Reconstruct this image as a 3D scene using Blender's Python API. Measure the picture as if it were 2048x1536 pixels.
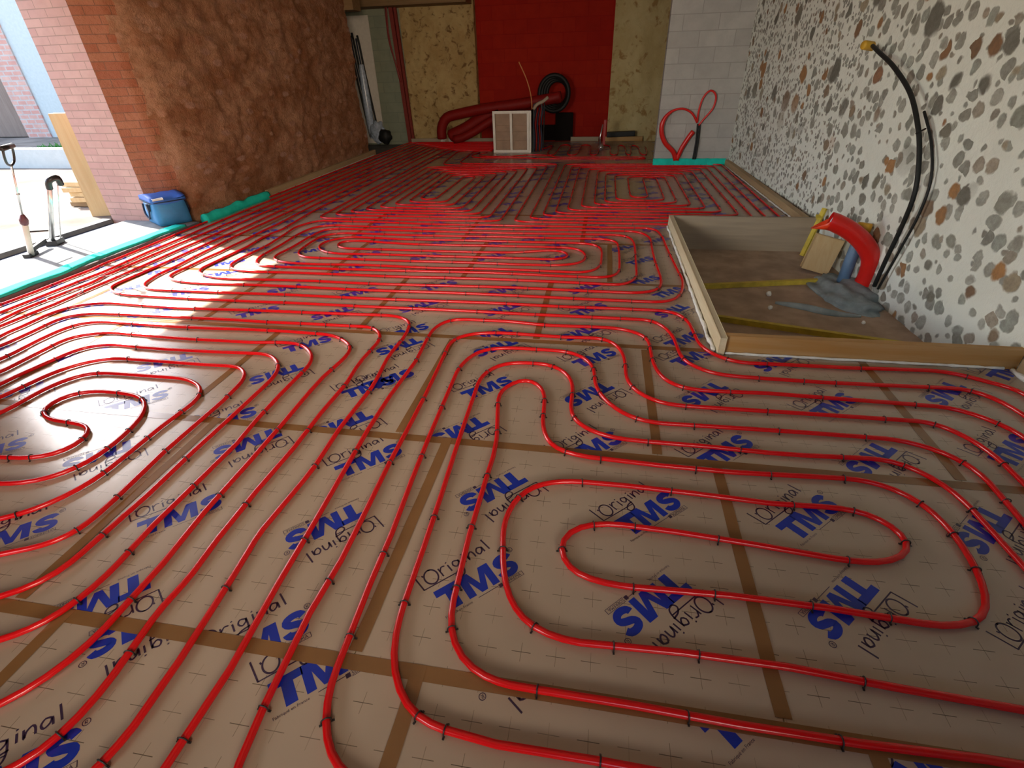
import bpy, bmesh, math, random
from mathutils import Vector, Matrix, noise
random.seed(7)
for o in list(bpy.data.objects): bpy.data.objects.remove(o, do_unlink=True)
S = bpy.context.scene
COL = S.collection
R = math.radians

EXPO, SKY_STRENGTH, SUN_ENERGY, REAR_E = 0.82, 0.58, 14.0, 38.0
PANEL_A, PANEL_B = (0.385, 0.298, 0.215), (0.445, 0.352, 0.260)

# ------------------------------------------------------------ camera
F_PX, YAW, PITCH, ROLL, CAM_H = 997.5, 0.1802, 0.567, -0.030, 1.4335
cam_d = bpy.data.cameras.new('camera'); cam = bpy.data.objects.new('camera', cam_d); COL.objects.link(cam)
cam_d.sensor_fit = 'HORIZONTAL'; cam_d.sensor_width = 36.0; cam_d.lens = F_PX / 2048 * 36.0
cam_d.clip_start = 0.02; cam_d.clip_end = 200
fw = Vector((-math.sin(YAW)*math.cos(PITCH), math.cos(YAW)*math.cos(PITCH), -math.sin(PITCH)))
rt = Vector((math.cos(YAW), math.sin(YAW), 0)); up = rt.cross(fw)
rt2 = math.cos(ROLL)*rt + math.sin(ROLL)*up; up2 = -math.sin(ROLL)*rt + math.cos(ROLL)*up
m3 = Matrix((rt2, up2, -fw)).transposed()
cam.matrix_world = Matrix.Translation((0, 0, CAM_H)) @ m3.to_4x4()
S.camera = cam

# ------------------------------------------------------------ sky, sun, added fill light, exposure
S.view_settings.view_transform = 'Standard'; S.view_settings.look = 'None'
S.view_settings.gamma = 1.0; S.view_settings.use_curve_mapping = False
S.view_settings.exposure = EXPO
W = bpy.data.worlds.new('sky'); S.world = W; W.use_nodes = True
wn = W.node_tree; wn.nodes.clear()
sky = wn.nodes.new('ShaderNodeTexSky'); sky.sky_type = 'NISHITA'; sky.sun_disc = False
sky.sun_elevation = R(39); sky.sun_rotation = R(-67); sky.air_density = 1.0; sky.dust_density = 1.5; sky.ozone_density = 1.0
bg = wn.nodes.new('ShaderNodeBackground'); bg.inputs[1].default_value = SKY_STRENGTH
wo = wn.nodes.new('ShaderNodeOutputWorld')
wn.links.new(sky.outputs[0], bg.inputs[0]); wn.links.new(bg.outputs[0], wo.inputs[0])
sd = bpy.data.lights.new('sun', 'SUN'); sd.energy = SUN_ENERGY; sd.angle = R(0.6); sd.color = (1.0, 0.95, 0.87)
sun = bpy.data.objects.new('sun', sd); COL.objects.link(sun); sun.location = (-12, 6, 10)
sun.rotation_euler = Vector((1.42, -0.60, -1.23)).to_track_quat('-Z', 'Y').to_euler()
def fill_light(name, loc, target, w, h, energy, color):
    d = bpy.data.lights.new(name, 'AREA'); d.shape = 'RECTANGLE'; d.size = w; d.size_y = h; d.energy = energy; d.color = color; d.spread = R(62)
    o = bpy.data.objects.new(name, d); COL.objects.link(o); o.location = loc
    o.rotation_euler = (Vector(target)-Vector(loc)).to_track_quat('-Z', 'Y').to_euler(); return o
# unseen fill lamps added behind the camera to brighten walls and floor
fill_light('rear_fill_light', (-2.9, -2.62, 1.75), (1.2, 7.5, 1.5), 1.5, 1.3, REAR_E*0.55, (1.0, 0.93, 0.82))
fill_light('rear_fill_light', (0.9, -2.62, 1.75), (-4.6, 7.0, 1.7), 1.5, 1.3, REAR_E*0.8, (1.0, 0.79, 0.58))

# ------------------------------------------------------------ helpers
class MB:
    def __init__(s): s.v = []; s.f = []; s.m = []; s.sm = []; s.uv = None
    def add(s, vs, fs, m=0, smooth=False):
        b = len(s.v); s.v += [tuple(x) for x in vs]
        for f in fs: s.f.append([b+i for i in f]); s.m.append(m); s.sm.append(smooth)
    def box(s, x0, x1, y0, y1, z0, z1, m=0):
        s.add([(x0,y0,z0),(x1,y0,z0),(x1,y1,z0),(x0,y1,z0),(x0,y0,z1),(x1,y0,z1),(x1,y1,z1),(x0,y1,z1)],
              [(3,2,1,0),(4,5,6,7),(0,1,5,4),(1,2,6,5),(2,3,7,6),(3,0,4,7)], m)
    def obox(s, c, ax, ay, az, m=0, bev=0.0):
        c = Vector(c); ax, ay, az = Vector(ax), Vector(ay), Vector(az)
        if bev <= 0:
            vs = [c+sx*ax+sy*ay+sz*az for sz in (-1,1) for sx,sy in ((-1,-1),(1,-1),(1,1),(-1,1))]
            s.add(vs, [(3,2,1,0),(4,5,6,7),(0,1,5,4),(1,2,6,5),(2,3,7,6),(3,0,4,7)], m); return
        bm = bmesh.new(); bmesh.ops.create_cube(bm, size=2.0)
        M = Matrix((ax, ay, az)).transposed()
        for v in bm.verts: v.co = c + M @ v.co
        bmesh.ops.bevel(bm, geom=bm.edges[:], offset=bev, segments=2, affect='EDGES', profile=0.7)
        s.addbm(bm, m); bm.free()
    def addbm(s, bm, m=0, smooth=False):
        bm.verts.index_update(); s.add([v.co[:] for v in bm.verts], [[v.index for v in f.verts] for f in bm.faces], m, smooth)
    def beam(s, a, b, w, h, m=0, upv=(0,0,1), bev=0.0):
        a, b = Vector(a), Vector(b); d = (b-a); L = d.length; d /= L; sx = d.cross(Vector(upv))
        if sx.length < 1e-4: sx = d.cross(Vector((1,0,0)))
        sx.normalize(); sz = sx.cross(d); s.obox((a+b)/2, d*L/2, sx*w/2, sz*h/2, m, bev)
    def tube(s, pts, r, n=8, m=0, closed=False, caps=True):
        pts = [Vector(p) for p in pts]; N = len(pts); rs = r if isinstance(r, (list, tuple)) else [r]*N
        vs = []; fs = []; prev = None
        for i, p in enumerate(pts):
            if closed: t = pts[(i+1) % N]-pts[i-1]
            else: t = pts[min(i+1, N-1)]-pts[max(i-1, 0)]
            t.normalize()
            if prev is None: a = t.cross(Vector((0,0,1))); a = a if a.length > 1e-3 else t.cross(Vector((1,0,0)))
            else: a = prev - t*prev.dot(t)
            a.normalize(); prev = a; b = t.cross(a)
            for k in range(n):
                th = 2*math.pi*k/n; vs.append(p + rs[i]*(math.cos(th)*a+math.sin(th)*b))
        M = N if closed else N-1
        for i in range(M):
            j = (i+1) % N
            for k in range(n): fs.append((i*n+k, i*n+(k+1) % n, j*n+(k+1) % n, j*n+k))
        if caps and not closed: fs.append(tuple(range(n))[::-1]); fs.append(tuple((N-1)*n+k for k in range(n)))
        s.add(vs, fs, m, True)
    def lathe(s, prof, c, n=24, m=0, axis=None):
        q = Vector((0,0,1)).rotation_difference(Vector(axis)) if axis else None
        c = Vector(c); vs = []; fs = []
        for r, z in prof:
            for k in range(n):
                v = Vector((r*math.cos(2*math.pi*k/n), r*math.sin(2*math.pi*k/n), z))
                vs.append(c + (q @ v if q else v))
        for i in range(len(prof)-1):
            for k in range(n): fs.append((i*n+k, i*n+(k+1) % n, (i+1)*n+(k+1) % n, (i+1)*n+k))
        s.add(vs, fs, m, True)
    def build(s, name, mats, parent=None, origin=None):
        me = bpy.data.meshes.new(name); vs = s.v
        if origin: o_ = Vector(origin); vs = [Vector(v)-o_ for v in vs]
        me.from_pydata(vs, [], s.f); me.update()
        for mt in (mats if isinstance(mats, (list, tuple)) else [mats]): me.materials.append(mt)
        me.polygons.foreach_set('material_index', s.m); me.polygons.foreach_set('use_smooth', s.sm)
        if s.uv:
            uvl = me.uv_layers.new(name='UVMap')
            for li, l in enumerate(me.loops): uvl.data[li].uv = s.uv[l.vertex_index]
        me.update()
        o = bpy.data.objects.new(name, me); COL.objects.link(o)
        if origin: o.location = origin
        if parent: o.parent = parent
        return o
def tag(o, label, cat, group=None, kind=None):
    o['label'] = label; o['category'] = cat
    if group: o['group'] = group
    if kind: o['kind'] = kind
    return o
def struct(o): o['kind'] = 'structure'; return o
def thing(name, loc, label, cat, group=None):
    o = bpy.data.objects.new(name, None); COL.objects.link(o); o.location = loc; o.empty_display_size = 0.1
    return tag(o, label, cat, group)
def part(mb, name, mats, root, under=None):
    o = mb.build(name, mats, None, root.location[:]); o.location = (0,0,0); o.parent = under or root; return o
def crom(pts, step, closed=False):
    pts = [Vector(p) for p in pts]; P = [pts[0]]+pts+[pts[-1]]; out = []
    for i in range(1, len(P)-2):
        p0, p1, p2, p3 = P[i-1:i+3]; n = max(1, int((p2-p1).length/step+0.5))
        for k in range(n):
            t = k/n; out.append(0.5*((2*p1)+(-p0+p2)*t+(2*p0-5*p1+4*p2-p3)*t*t+(-p0+3*p1-3*p2+p3)*t**3))
    out.append(pts[-1]); return out

# ------------------------------------------------------------ materials
class N:
    def __init__(s, name):
        s.mat = bpy.data.materials.new(name); s.mat.use_nodes = True; s.t = s.mat.node_tree; s.t.nodes.clear()
        s.out = s.t.nodes.new('ShaderNodeOutputMaterial'); s.b = s.t.nodes.new('ShaderNodeBsdfPrincipled')
        s.t.links.new(s.b.outputs[0], s.out.inputs[0])
    def n(s, typ, **kw):
        x = s.t.nodes.new('ShaderNode'+typ)
        for k, v in kw.items(): setattr(x, k, v)
        return x
    def l(s, a, b): s.t.links.new(a, b)
    def val(s, inp, v):
        if isinstance(v, bpy.types.NodeSocket): s.l(v, inp)
        else: inp.default_value = v
    def math(s, op, a, b=0.0, c=None):
        x = s.n('Math', operation=op); s.val(x.inputs[0], a); s.val(x.inputs[1], b)
        if c is not None: s.val(x.inputs[2], c)
        return x.outputs[0]
    def mix(s, f, a, b, mode='MIX'):
        x = s.n('Mix', data_type='RGBA', blend_type=mode); s.val(x.inputs[0], f)
        s.val(x.inputs[6], a if isinstance(a, bpy.types.NodeSocket) else (*a, 1) if len(a) == 3 else a)
        s.val(x.inputs[7], b if isinstance(b, bpy.types.NodeSocket) else (*b, 1) if len(b) == 3 else b)
        return x.outputs[2]
    def pos(s): return s.n('NewGeometry').outputs['Position']
    def sep(s, v): x = s.n('SeparateXYZ'); s.l(v, x.inputs[0]); return x.outputs
    def comb(s, a, b, c=0.0):
        x = s.n('CombineXYZ'); s.val(x.inputs[0], a); s.val(x.inputs[1], b); s.val(x.inputs[2], c); return x.outputs[0]
    def noise(s, vec, scale, detail=4, rough=0.55, dist=0.0):
        x = s.n('TexNoise'); s.l(vec, x.inputs['Vector']); x.inputs['Scale'].default_value = scale
        x.inputs['Detail'].default_value = detail; x.inputs['Roughness'].default_value = rough; x.inputs['Distortion'].default_value = dist
        return x.outputs
    def voro(s, vec, scale, feature='F1', dims='3D'):
        x = s.n('TexVoronoi', feature=feature, voronoi_dimensions=dims); s.l(vec, x.inputs['Vector']); x.inputs['Scale'].default_value = scale; return x.outputs
    def ramp(s, f, stops, interp='LINEAR'):
        x = s.n('ValToRGB'); s.l(f, x.inputs[0]); e = x.color_ramp.elements; x.color_ramp.interpolation = interp
        while len(e) < len(stops): e.new(0.5)
        for i, (p, c) in enumerate(stops): e[i].position = p; e[i].color = (*c, 1)
        return x.outputs[0]
    def smooth(s, v, a, b):
        x = s.n('MapRange', interpolation_type='SMOOTHSTEP'); s.l(v, x.inputs[0]); x.inputs[1].default_value = a; x.inputs[2].default_value = b; return x.outputs[0]
    def bump(s, h, strength=0.5, dist=0.02):
        x = s.n('Bump'); s.l(h, x.inputs['Height']); x.inputs['Strength'].default_value = strength; x.inputs['Distance'].default_value = dist
        s.l(x.outputs[0], s.b.inputs['Normal'])
    def fin(s, col=None, rough=0.6, spec=0.5, metal=0.0):
        if col is not None: s.val(s.b.inputs['Base Color'], col if isinstance(col, bpy.types.NodeSocket) else (*col, 1))
        s.val(s.b.inputs['Roughness'], rough); s.b.inputs['Specular IOR Level'].default_value = spec; s.b.inputs['Metallic'].default_value = metal
        return s.mat
def plain(name, col, rough=0.6, spec=0.5, metal=0.0, var=0.12, scale=14.0, bump=0.0):
    m = N(name); p = m.pos(); nz = m.noise(p, scale, 5)[0]
    c = m.mix(m.smooth(nz, 0.25, 0.75), tuple(x*(1-var) for x in col), tuple(min(1, x*(1+var)) for x in col))
    if bump: m.bump(nz, bump, 0.01)
    return m.fin(c, rough, spec, metal)
def wood(name, a, b, axis='x', rough=0.7):
    m = N(name); p = m.pos(); mp = m.n('Mapping'); m.l(p, mp.inputs[0])
    mp.inputs['Scale'].default_value = {'x': (1.2, 22, 22), 'y': (22, 1.2, 22), 'z': (22, 22, 1.2)}[axis]
    nz = m.noise(mp.outputs[0], 1.0, 5, 0.6, 0.6)[0]; nz2 = m.noise(p, 2.3, 3)[0]
    c = m.mix(m.smooth(nz, 0.3, 0.7), a, b); c = m.mix(m.math('MULTIPLY', nz2, 0.35), c, tuple(x*0.6 for x in a)); m.bump(nz, 0.15, 0.003)
    return m.fin(c, rough, 0.3)

def mat_panel():
    m = N('printed_insulation_facing'); p = m.pos(); x, y, z = m.sep(p)
    u = m.math('MULTIPLY', m.math('ADD', x, 10.141), 10.0); v = m.math('MULTIPLY', m.math('ADD', y, 10-0.7906), 10.0)
    du = m.math('ABSOLUTE', m.math('SUBTRACT', m.math('FRACT', m.math('ADD', u, 0.5)), 0.5))
    dv = m.math('ABSOLUTE', m.math('SUBTRACT', m.math('FRACT', m.math('ADD', v, 0.5)), 0.5))
    h = m.math('MULTIPLY', m.math('LESS_THAN', dv, 0.010), m.math('LESS_THAN', du, 0.28))
    w = m.math('MULTIPLY', m.math('LESS_THAN', du, 0.009), m.math('LESS_THAN', dv, 0.28))
    nf = m.noise(p, 5.0, 3)[0]; fade = m.smooth(nf, 0.38, 0.62)
    k = m.math('MAXIMUM', m.math('MULTIPLY', h, m.math('MULTIPLY_ADD', fade, 0.4, 0.55)), m.math('MULTIPLY', w, m.math('MULTIPLY_ADD', fade, 0.35, 0.25)))
    nz = m.noise(p, 1.3, 4)[0]
    base = m.mix(m.smooth(nz, 0.3, 0.7), PANEL_A, PANEL_B)
    c = m.mix(k, base, (0.07, 0.05, 0.03))
    nb = m.noise(p, 7.0, 3)[0]; m.bump(nb, 0.06, 0.02)
    return m.fin(c, 0.26, 0.95)
def mat_stone_lime():
    m = N('pebbled_lime_mortar'); p = m.pos(); x, y, z = m.sep(p); q = m.comb(y, z, 0.0)
    d = m.noise(q, 9.0, 3)[1]; vs = m.n('VectorMath', operation='MULTIPLY_ADD'); m.l(d, vs.inputs[0]); vs.inputs[1].default_value = (0.075,0.075,0); m.l(q, vs.inputs[2]); qd = vs.outputs[0]
    def layer(scale, t0, t1, keep):
        o = m.voro(qd, scale, 'F1', '2D'); cc = m.sep(o['Color'])
        thr = m.math('MULTIPLY_ADD', cc[0], t1, t0)
        mask = m.math('MULTIPLY', m.smooth(m.math('SUBTRACT', thr, o['Distance']), -0.03, 0.10), m.math('GREATER_THAN', cc[1], keep)); return mask, cc
    ma, ca = layer(17.0, 0.14, 0.36, 0.12); mb_, cb = layer(9.5, 0.14, 0.37, 0.10); nr = m.math('LESS_THAN', y, 5.6)
    m1 = m.math('ADD', m.math('MULTIPLY', mb_, nr), m.math('MULTIPLY', ma, m.math('SUBTRACT', 1.0, nr))); c1 = cb; m2, c2 = layer(6.5, 0.16, 0.30, 0.62); m3, c3 = layer(3.6, 0.18, 0.26, 0.70)
    hi = m.smooth(z, 0.5, 1.2); m3 = m.math('MULTIPLY', m3, hi)
    pal = [(0.0,(0.29,0.31,0.27)),(0.3,(0.38,0.38,0.33)),(0.5,(0.18,0.18,0.155)),(0.62,(0.42,0.37,0.27)),(0.78,(0.22,0.13,0.08)),(0.92,(0.45,0.24,0.10)),(1.0,(0.32,0.17,0.10))]
    s1 = m.ramp(c1[2], [(0,(0.36,0.39,0.35)),(0.4,(0.45,0.46,0.41)),(0.75,(0.28,0.29,0.26)),(1,(0.42,0.37,0.30))]); s2 = m.ramp(c2[2], pal); s3 = m.ramp(c3[2], pal[2:])
    mn = m.noise(p, 3.0, 6)[0]; mortar = m.mix(mn, (0.68,0.72,0.66), (0.82,0.86,0.80))
    sn = m.noise(p, 24.0, 5, 0.7)[0]; dirt = m.smooth(sn, 0.3, 0.7)
    c = m.mix(m1, mortar, s1); c = m.mix(m2, c, s2); c = m.mix(m3, c, s3)
    any_ = m.math('MAXIMUM', m1, m.math('MAXIMUM', m2, m3))
    c = m.mix(m.math('MULTIPLY', any_, m.math('MULTIPLY', dirt, 0.4)), c, (0.10,0.09,0.075))
    h = m.math('ADD', m.math('MULTIPLY', any_, -0.55), m.math('MULTIPLY', sn, 0.5)); m.bump(h, 0.5, 0.02)
    return m.fin(c, 0.9, 0.2)
def mat_rubble():
    m = N('brick_quoin_and_rubble'); p0 = m.pos(); mp_ = m.n('Mapping'); m.l(p0, mp_.inputs[0]); mp_.inputs['Scale'].default_value = (1,0.45,1); p = mp_.outputs[0]; uv = m.n('UVMap').outputs[0]; u, v, _ = m.sep(uv)
    vo = m.voro(p, 9.5, 'F1'); cc = m.sep(vo['Color']); n1 = m.noise(p, 3.0, 6, 0.65)[0]; n2 = m.noise(p, 22.0, 5, 0.7)[0]
    st = m.ramp(cc[0], [(0,(0.42,0.19,0.10)),(0.35,(0.56,0.31,0.20)),(0.7,(0.36,0.15,0.07)),(1,(0.52,0.30,0.22))])
    earth = m.mix(m.smooth(n1, 0.35, 0.65), (0.33,0.14,0.065), (0.50,0.265,0.155))
    c = m.mix(m.smooth(vo['Distance'], 0.42, 0.25), earth, st); c = m.mix(m.math('MULTIPLY', m.smooth(n2, 0.45, 0.75), 0.5), c, (0.20,0.09,0.045))
    br = m.n('TexBrick'); br.offset = 0.5; m.l(uv, br.inputs['Vector']); br.inputs['Scale'].default_value = 1.0
    br.inputs['Brick Width'].default_value = 0.23; br.inputs['Row Height'].default_value = 0.075; br.inputs['Mortar Size'].default_value = 0.004
    br.inputs['Color1'].default_value = (0.40,0.13,0.065,1); br.inputs['Color2'].default_value = (0.47,0.19,0.10,1); br.inputs['Mortar'].default_value = (0.26,0.12,0.07,1)
    bc = m.mix(m.math('MULTIPLY', m.smooth(n2, 0.5, 0.8), 0.4), br.outputs[0], (0.22,0.08,0.04))
    row = m.math('FLOOR', m.math('DIVIDE', v, 0.15)); wn_ = m.n('TexWhiteNoise', noise_dimensions='1D'); m.l(row, wn_.inputs['W'])
    lim = m.math('MULTIPLY_ADD', wn_.outputs[0], 0.16, 0.18); lim = m.math('ADD', lim, m.math('MULTIPLY', n1, 0.14))
    k = m.math('GREATER_THAN', lim, u); c = m.mix(k, c, bc)
    n3 = m.noise(p0, 17.0, 6, 0.75)[0]; m.bump(m.math('MULTIPLY_ADD', n3, 1.6, m.math('MULTIPLY_ADD', n2, 0.6, m.math('MULTIPLY', vo['Distance'], -0.8))), 0.9, 0.035)
    return m.fin(c, 0.95, 0.15)
def mat_brick(name, a, b, mortar, bw, rh, ms, ax='xz', rough=0.9, sat=0.1, squash=0.5):
    m = N(name); p = m.pos(); s_ = dict(zip('xyz', m.sep(p))); q = m.comb(s_[ax[0]], s_[ax[1]])
    br = m.n('TexBrick'); br.offset = squash; m.l(q, br.inputs['Vector']); br.inputs['Scale'].default_value = 1.0
    br.inputs['Brick Width'].default_value = bw; br.inputs['Row Height'].default_value = rh; br.inputs['Mortar Size'].default_value = ms
    br.inputs['Color1'].default_value = (*a,1); br.inputs['Color2'].default_value = (*b,1); br.inputs['Mortar'].default_value = (*mortar,1)
    br.inputs['Mortar Smooth'].default_value = 0.2
    n1 = m.noise(p, 5.0, 6, 0.65)[0]; c = m.mix(m.math('MULTIPLY', m.smooth(n1, 0.35, 0.7), 0.45), br.outputs[0], tuple(x*0.8 for x in a))
    m.bump(m.math('SUBTRACT', m.math('MULTIPLY', n1, 0.3), br.outputs['Fac']), 0.3, 0.006)
    return m.fin(c, rough, 0.25)
def mat_patchy(name, a, b, c_, scale=2.2):
    m = N(name); p = m.pos(); n1 = m.noise(p, scale, 7, 0.68)[0]; n2 = m.noise(p, scale*3.3, 5, 0.6, 0.5)[0]
    c = m.mix(m.smooth(n1, 0.35, 0.65), a, b); c = m.mix(m.smooth(n2, 0.53, 0.66), c, c_); m.bump(n2, 0.6, 0.03)
    return m.fin(c, 0.95, 0.15)

M = {}
M['panel'] = mat_panel()
M['blue_ink'] = plain('blue_print', (0.004,0.028,0.34), 0.30, 0.5, var=0.05)
M['dark_ink'] = plain('dark_violet_print', (0.035,0.018,0.05), 0.35, 0.5, var=0.05)
M['foam_core'] = plain('yellowish_foam_core', (0.62,0.52,0.30), 0.9)
M['pipe'] = plain('red_plastic_pipe', (0.64,0.003,0.006), 0.24, 0.55, var=0.04)
M['clip'] = plain('black_plastic', (0.012,0.012,0.013), 0.4, 0.5)
M['tape'] = plain('brown_packing_tape', (0.23,0.115,0.042), 0.16, 0.5, var=0.10, scale=5)
M['rubble'] = mat_rubble()
M['lime'] = mat_stone_lime()
M['reveal'] = mat_brick('pink_brick', (0.43,0.245,0.205), (0.48,0.29,0.235), (0.27,0.18,0.14), 0.225, 0.072, 0.004, 'xz')
M['red_infill'] = mat_brick('red_block_infill', (0.33,0.010,0.004), (0.37,0.016,0.005), (0.29,0.008,0.004), 0.5, 0.25, 0.006, 'xz')
M['ochre'] = mat_patchy('ochre_old_render', (0.50,0.37,0.17), (0.40,0.27,0.11), (0.19,0.11,0.045))
M['ochre_block'] = mat_patchy('pale_ochre_wall', (0.55,0.46,0.24), (0.47,0.37,0.17), (0.33,0.21,0.08), 1.6)
M['block'] = mat_brick('grey_concrete_blocks', (0.40,0.385,0.36), (0.47,0.455,0.425), (0.33,0.315,0.29), 0.5, 0.2, 0.006, 'xz')
M['green_block'] = mat_brick('green_grey_blockwork', (0.24,0.27,0.20), (0.29,0.31,0.22), (0.2,0.22,0.17), 0.5, 0.2, 0.006, 'xz')
M['concrete'] = plain('pale_concrete', (0.20,0.21,0.205), 0.9, 0.12, var=0.16, scale=6, bump=0.2)
M['dust'] = plain('dusty_brown_concrete', (0.40,0.30,0.22), 0.95, 0.2, var=0.22, scale=5, bump=0.4)
M['mortar_heap'] = plain('grey_blue_mortar', (0.25,0.30,0.31), 0.95, 0.2, var=0.25, scale=9, bump=0.6)
M['sand'] = plain('sandy_ground', (0.19,0.16,0.13), 0.95, 0.1, var=0.45, scale=1.1, bump=0.5)
M['plaster_blue'] = plain('pale_blue_render', (0.44,0.47,0.45), 0.9, 0.2, var=0.05)
M['brick_out'] = mat_brick('outdoor_pink_brick', (0.50,0.24,0.19), (0.56,0.34,0.27), (0.45,0.40,0.36), 0.3, 0.12, 0.02, 'xz')
M['board'] = wood('board_timber', (0.40,0.28,0.15), (0.48,0.35,0.20), 'y')
M['pale_board'] = wood('pale_board_timber', (0.60,0.50,0.32), (0.68,0.60,0.42), 'y')
M['board_x'] = wood('board_timber_crosswise', (0.46,0.24,0.07), (0.52,0.32,0.14), 'x')
M['board_grey'] = wood('weathered_board', (0.33,0.27,0.20), (0.42,0.34,0.24), 'x')
M['post'] = wood('pale_pine', (0.52,0.36,0.17), (0.58,0.43,0.23), 'z')
M['beam'] = wood('old_beam', (0.20,0.12,0.05), (0.27,0.17,0.08), 'x')
M['ceil'] = wood('ceiling_boards', (0.50,0.43,0.34), (0.56,0.49,0.40), 'y')
M['yellow'] = plain('yellow_painted_batten', (0.55,0.43,0.05), 0.7, var=0.2)
M['pufoam'] = plain('white_expanding_foam', (0.78,0.78,0.72), 0.8, 0.3, var=0.1, scale=30, bump=0.6)
M['green'] = plain('turquoise_foam_strip', (0.02,0.60,0.48), 0.85, 0.08, var=0.12, scale=9, bump=0.2)
M['bagblue'] = plain('blue_bag_fabric', (0.03,0.17,0.36), 0.55, 0.4, var=0.1, scale=12, bump=0.1)
M['baglid'] = plain('blue_bag_lid_fabric', (0.03,0.12,0.42), 0.5, 0.4, var=0.1)
M['navy'] = plain('dark_navy_webbing', (0.012,0.02,0.045), 0.7)
M['white'] = plain('white_painted_frame', (0.66,0.62,0.55), 0.5, var=0.06)
M['kraft'] = plain('kraft_brown_panel', (0.30,0.19,0.12), 0.6, var=0.15, scale=6)
M['steel'] = plain('brushed_steel', (0.60,0.62,0.62), 0.3, 0.5, 0.85)
M['duct'] = plain('bright_red_duct', (0.62,0.012,0.008), 0.3, 0.5, var=0.05)
M['deepduct'] = plain('deep_red_sheath', (0.22,0.005,0.003), 0.6, 0.3, var=0.08)
M['ductblue'] = plain('blue_grey_pipe', (0.10,0.18,0.30), 0.45, var=0.08)
M['black'] = plain('black_sheath', (0.012,0.013,0.013), 0.55, 0.3)
M['orange'] = plain('orange_rod', (0.55,0.20,0.06), 0.5)
M['plastic_clear'] = plain('pale_blue_wrap', (0.40,0.48,0.60), 0.25, var=0.25, scale=20)
M['leaf'] = plain('weeds', (0.06,0.20,0.05), 0.8, var=0.35, scale=8)
M['door'] = wood('brown_door_planks', (0.19,0.13,0.10), (0.25,0.18,0.14), 'z')
M['glass'] = plain('dark_window_glass', (0.05,0.09,0.10), 0.08, 0.6)
M['dark'] = plain('dark_void', (0.012,0.009,0.008), 0.95, 0.1)

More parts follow.
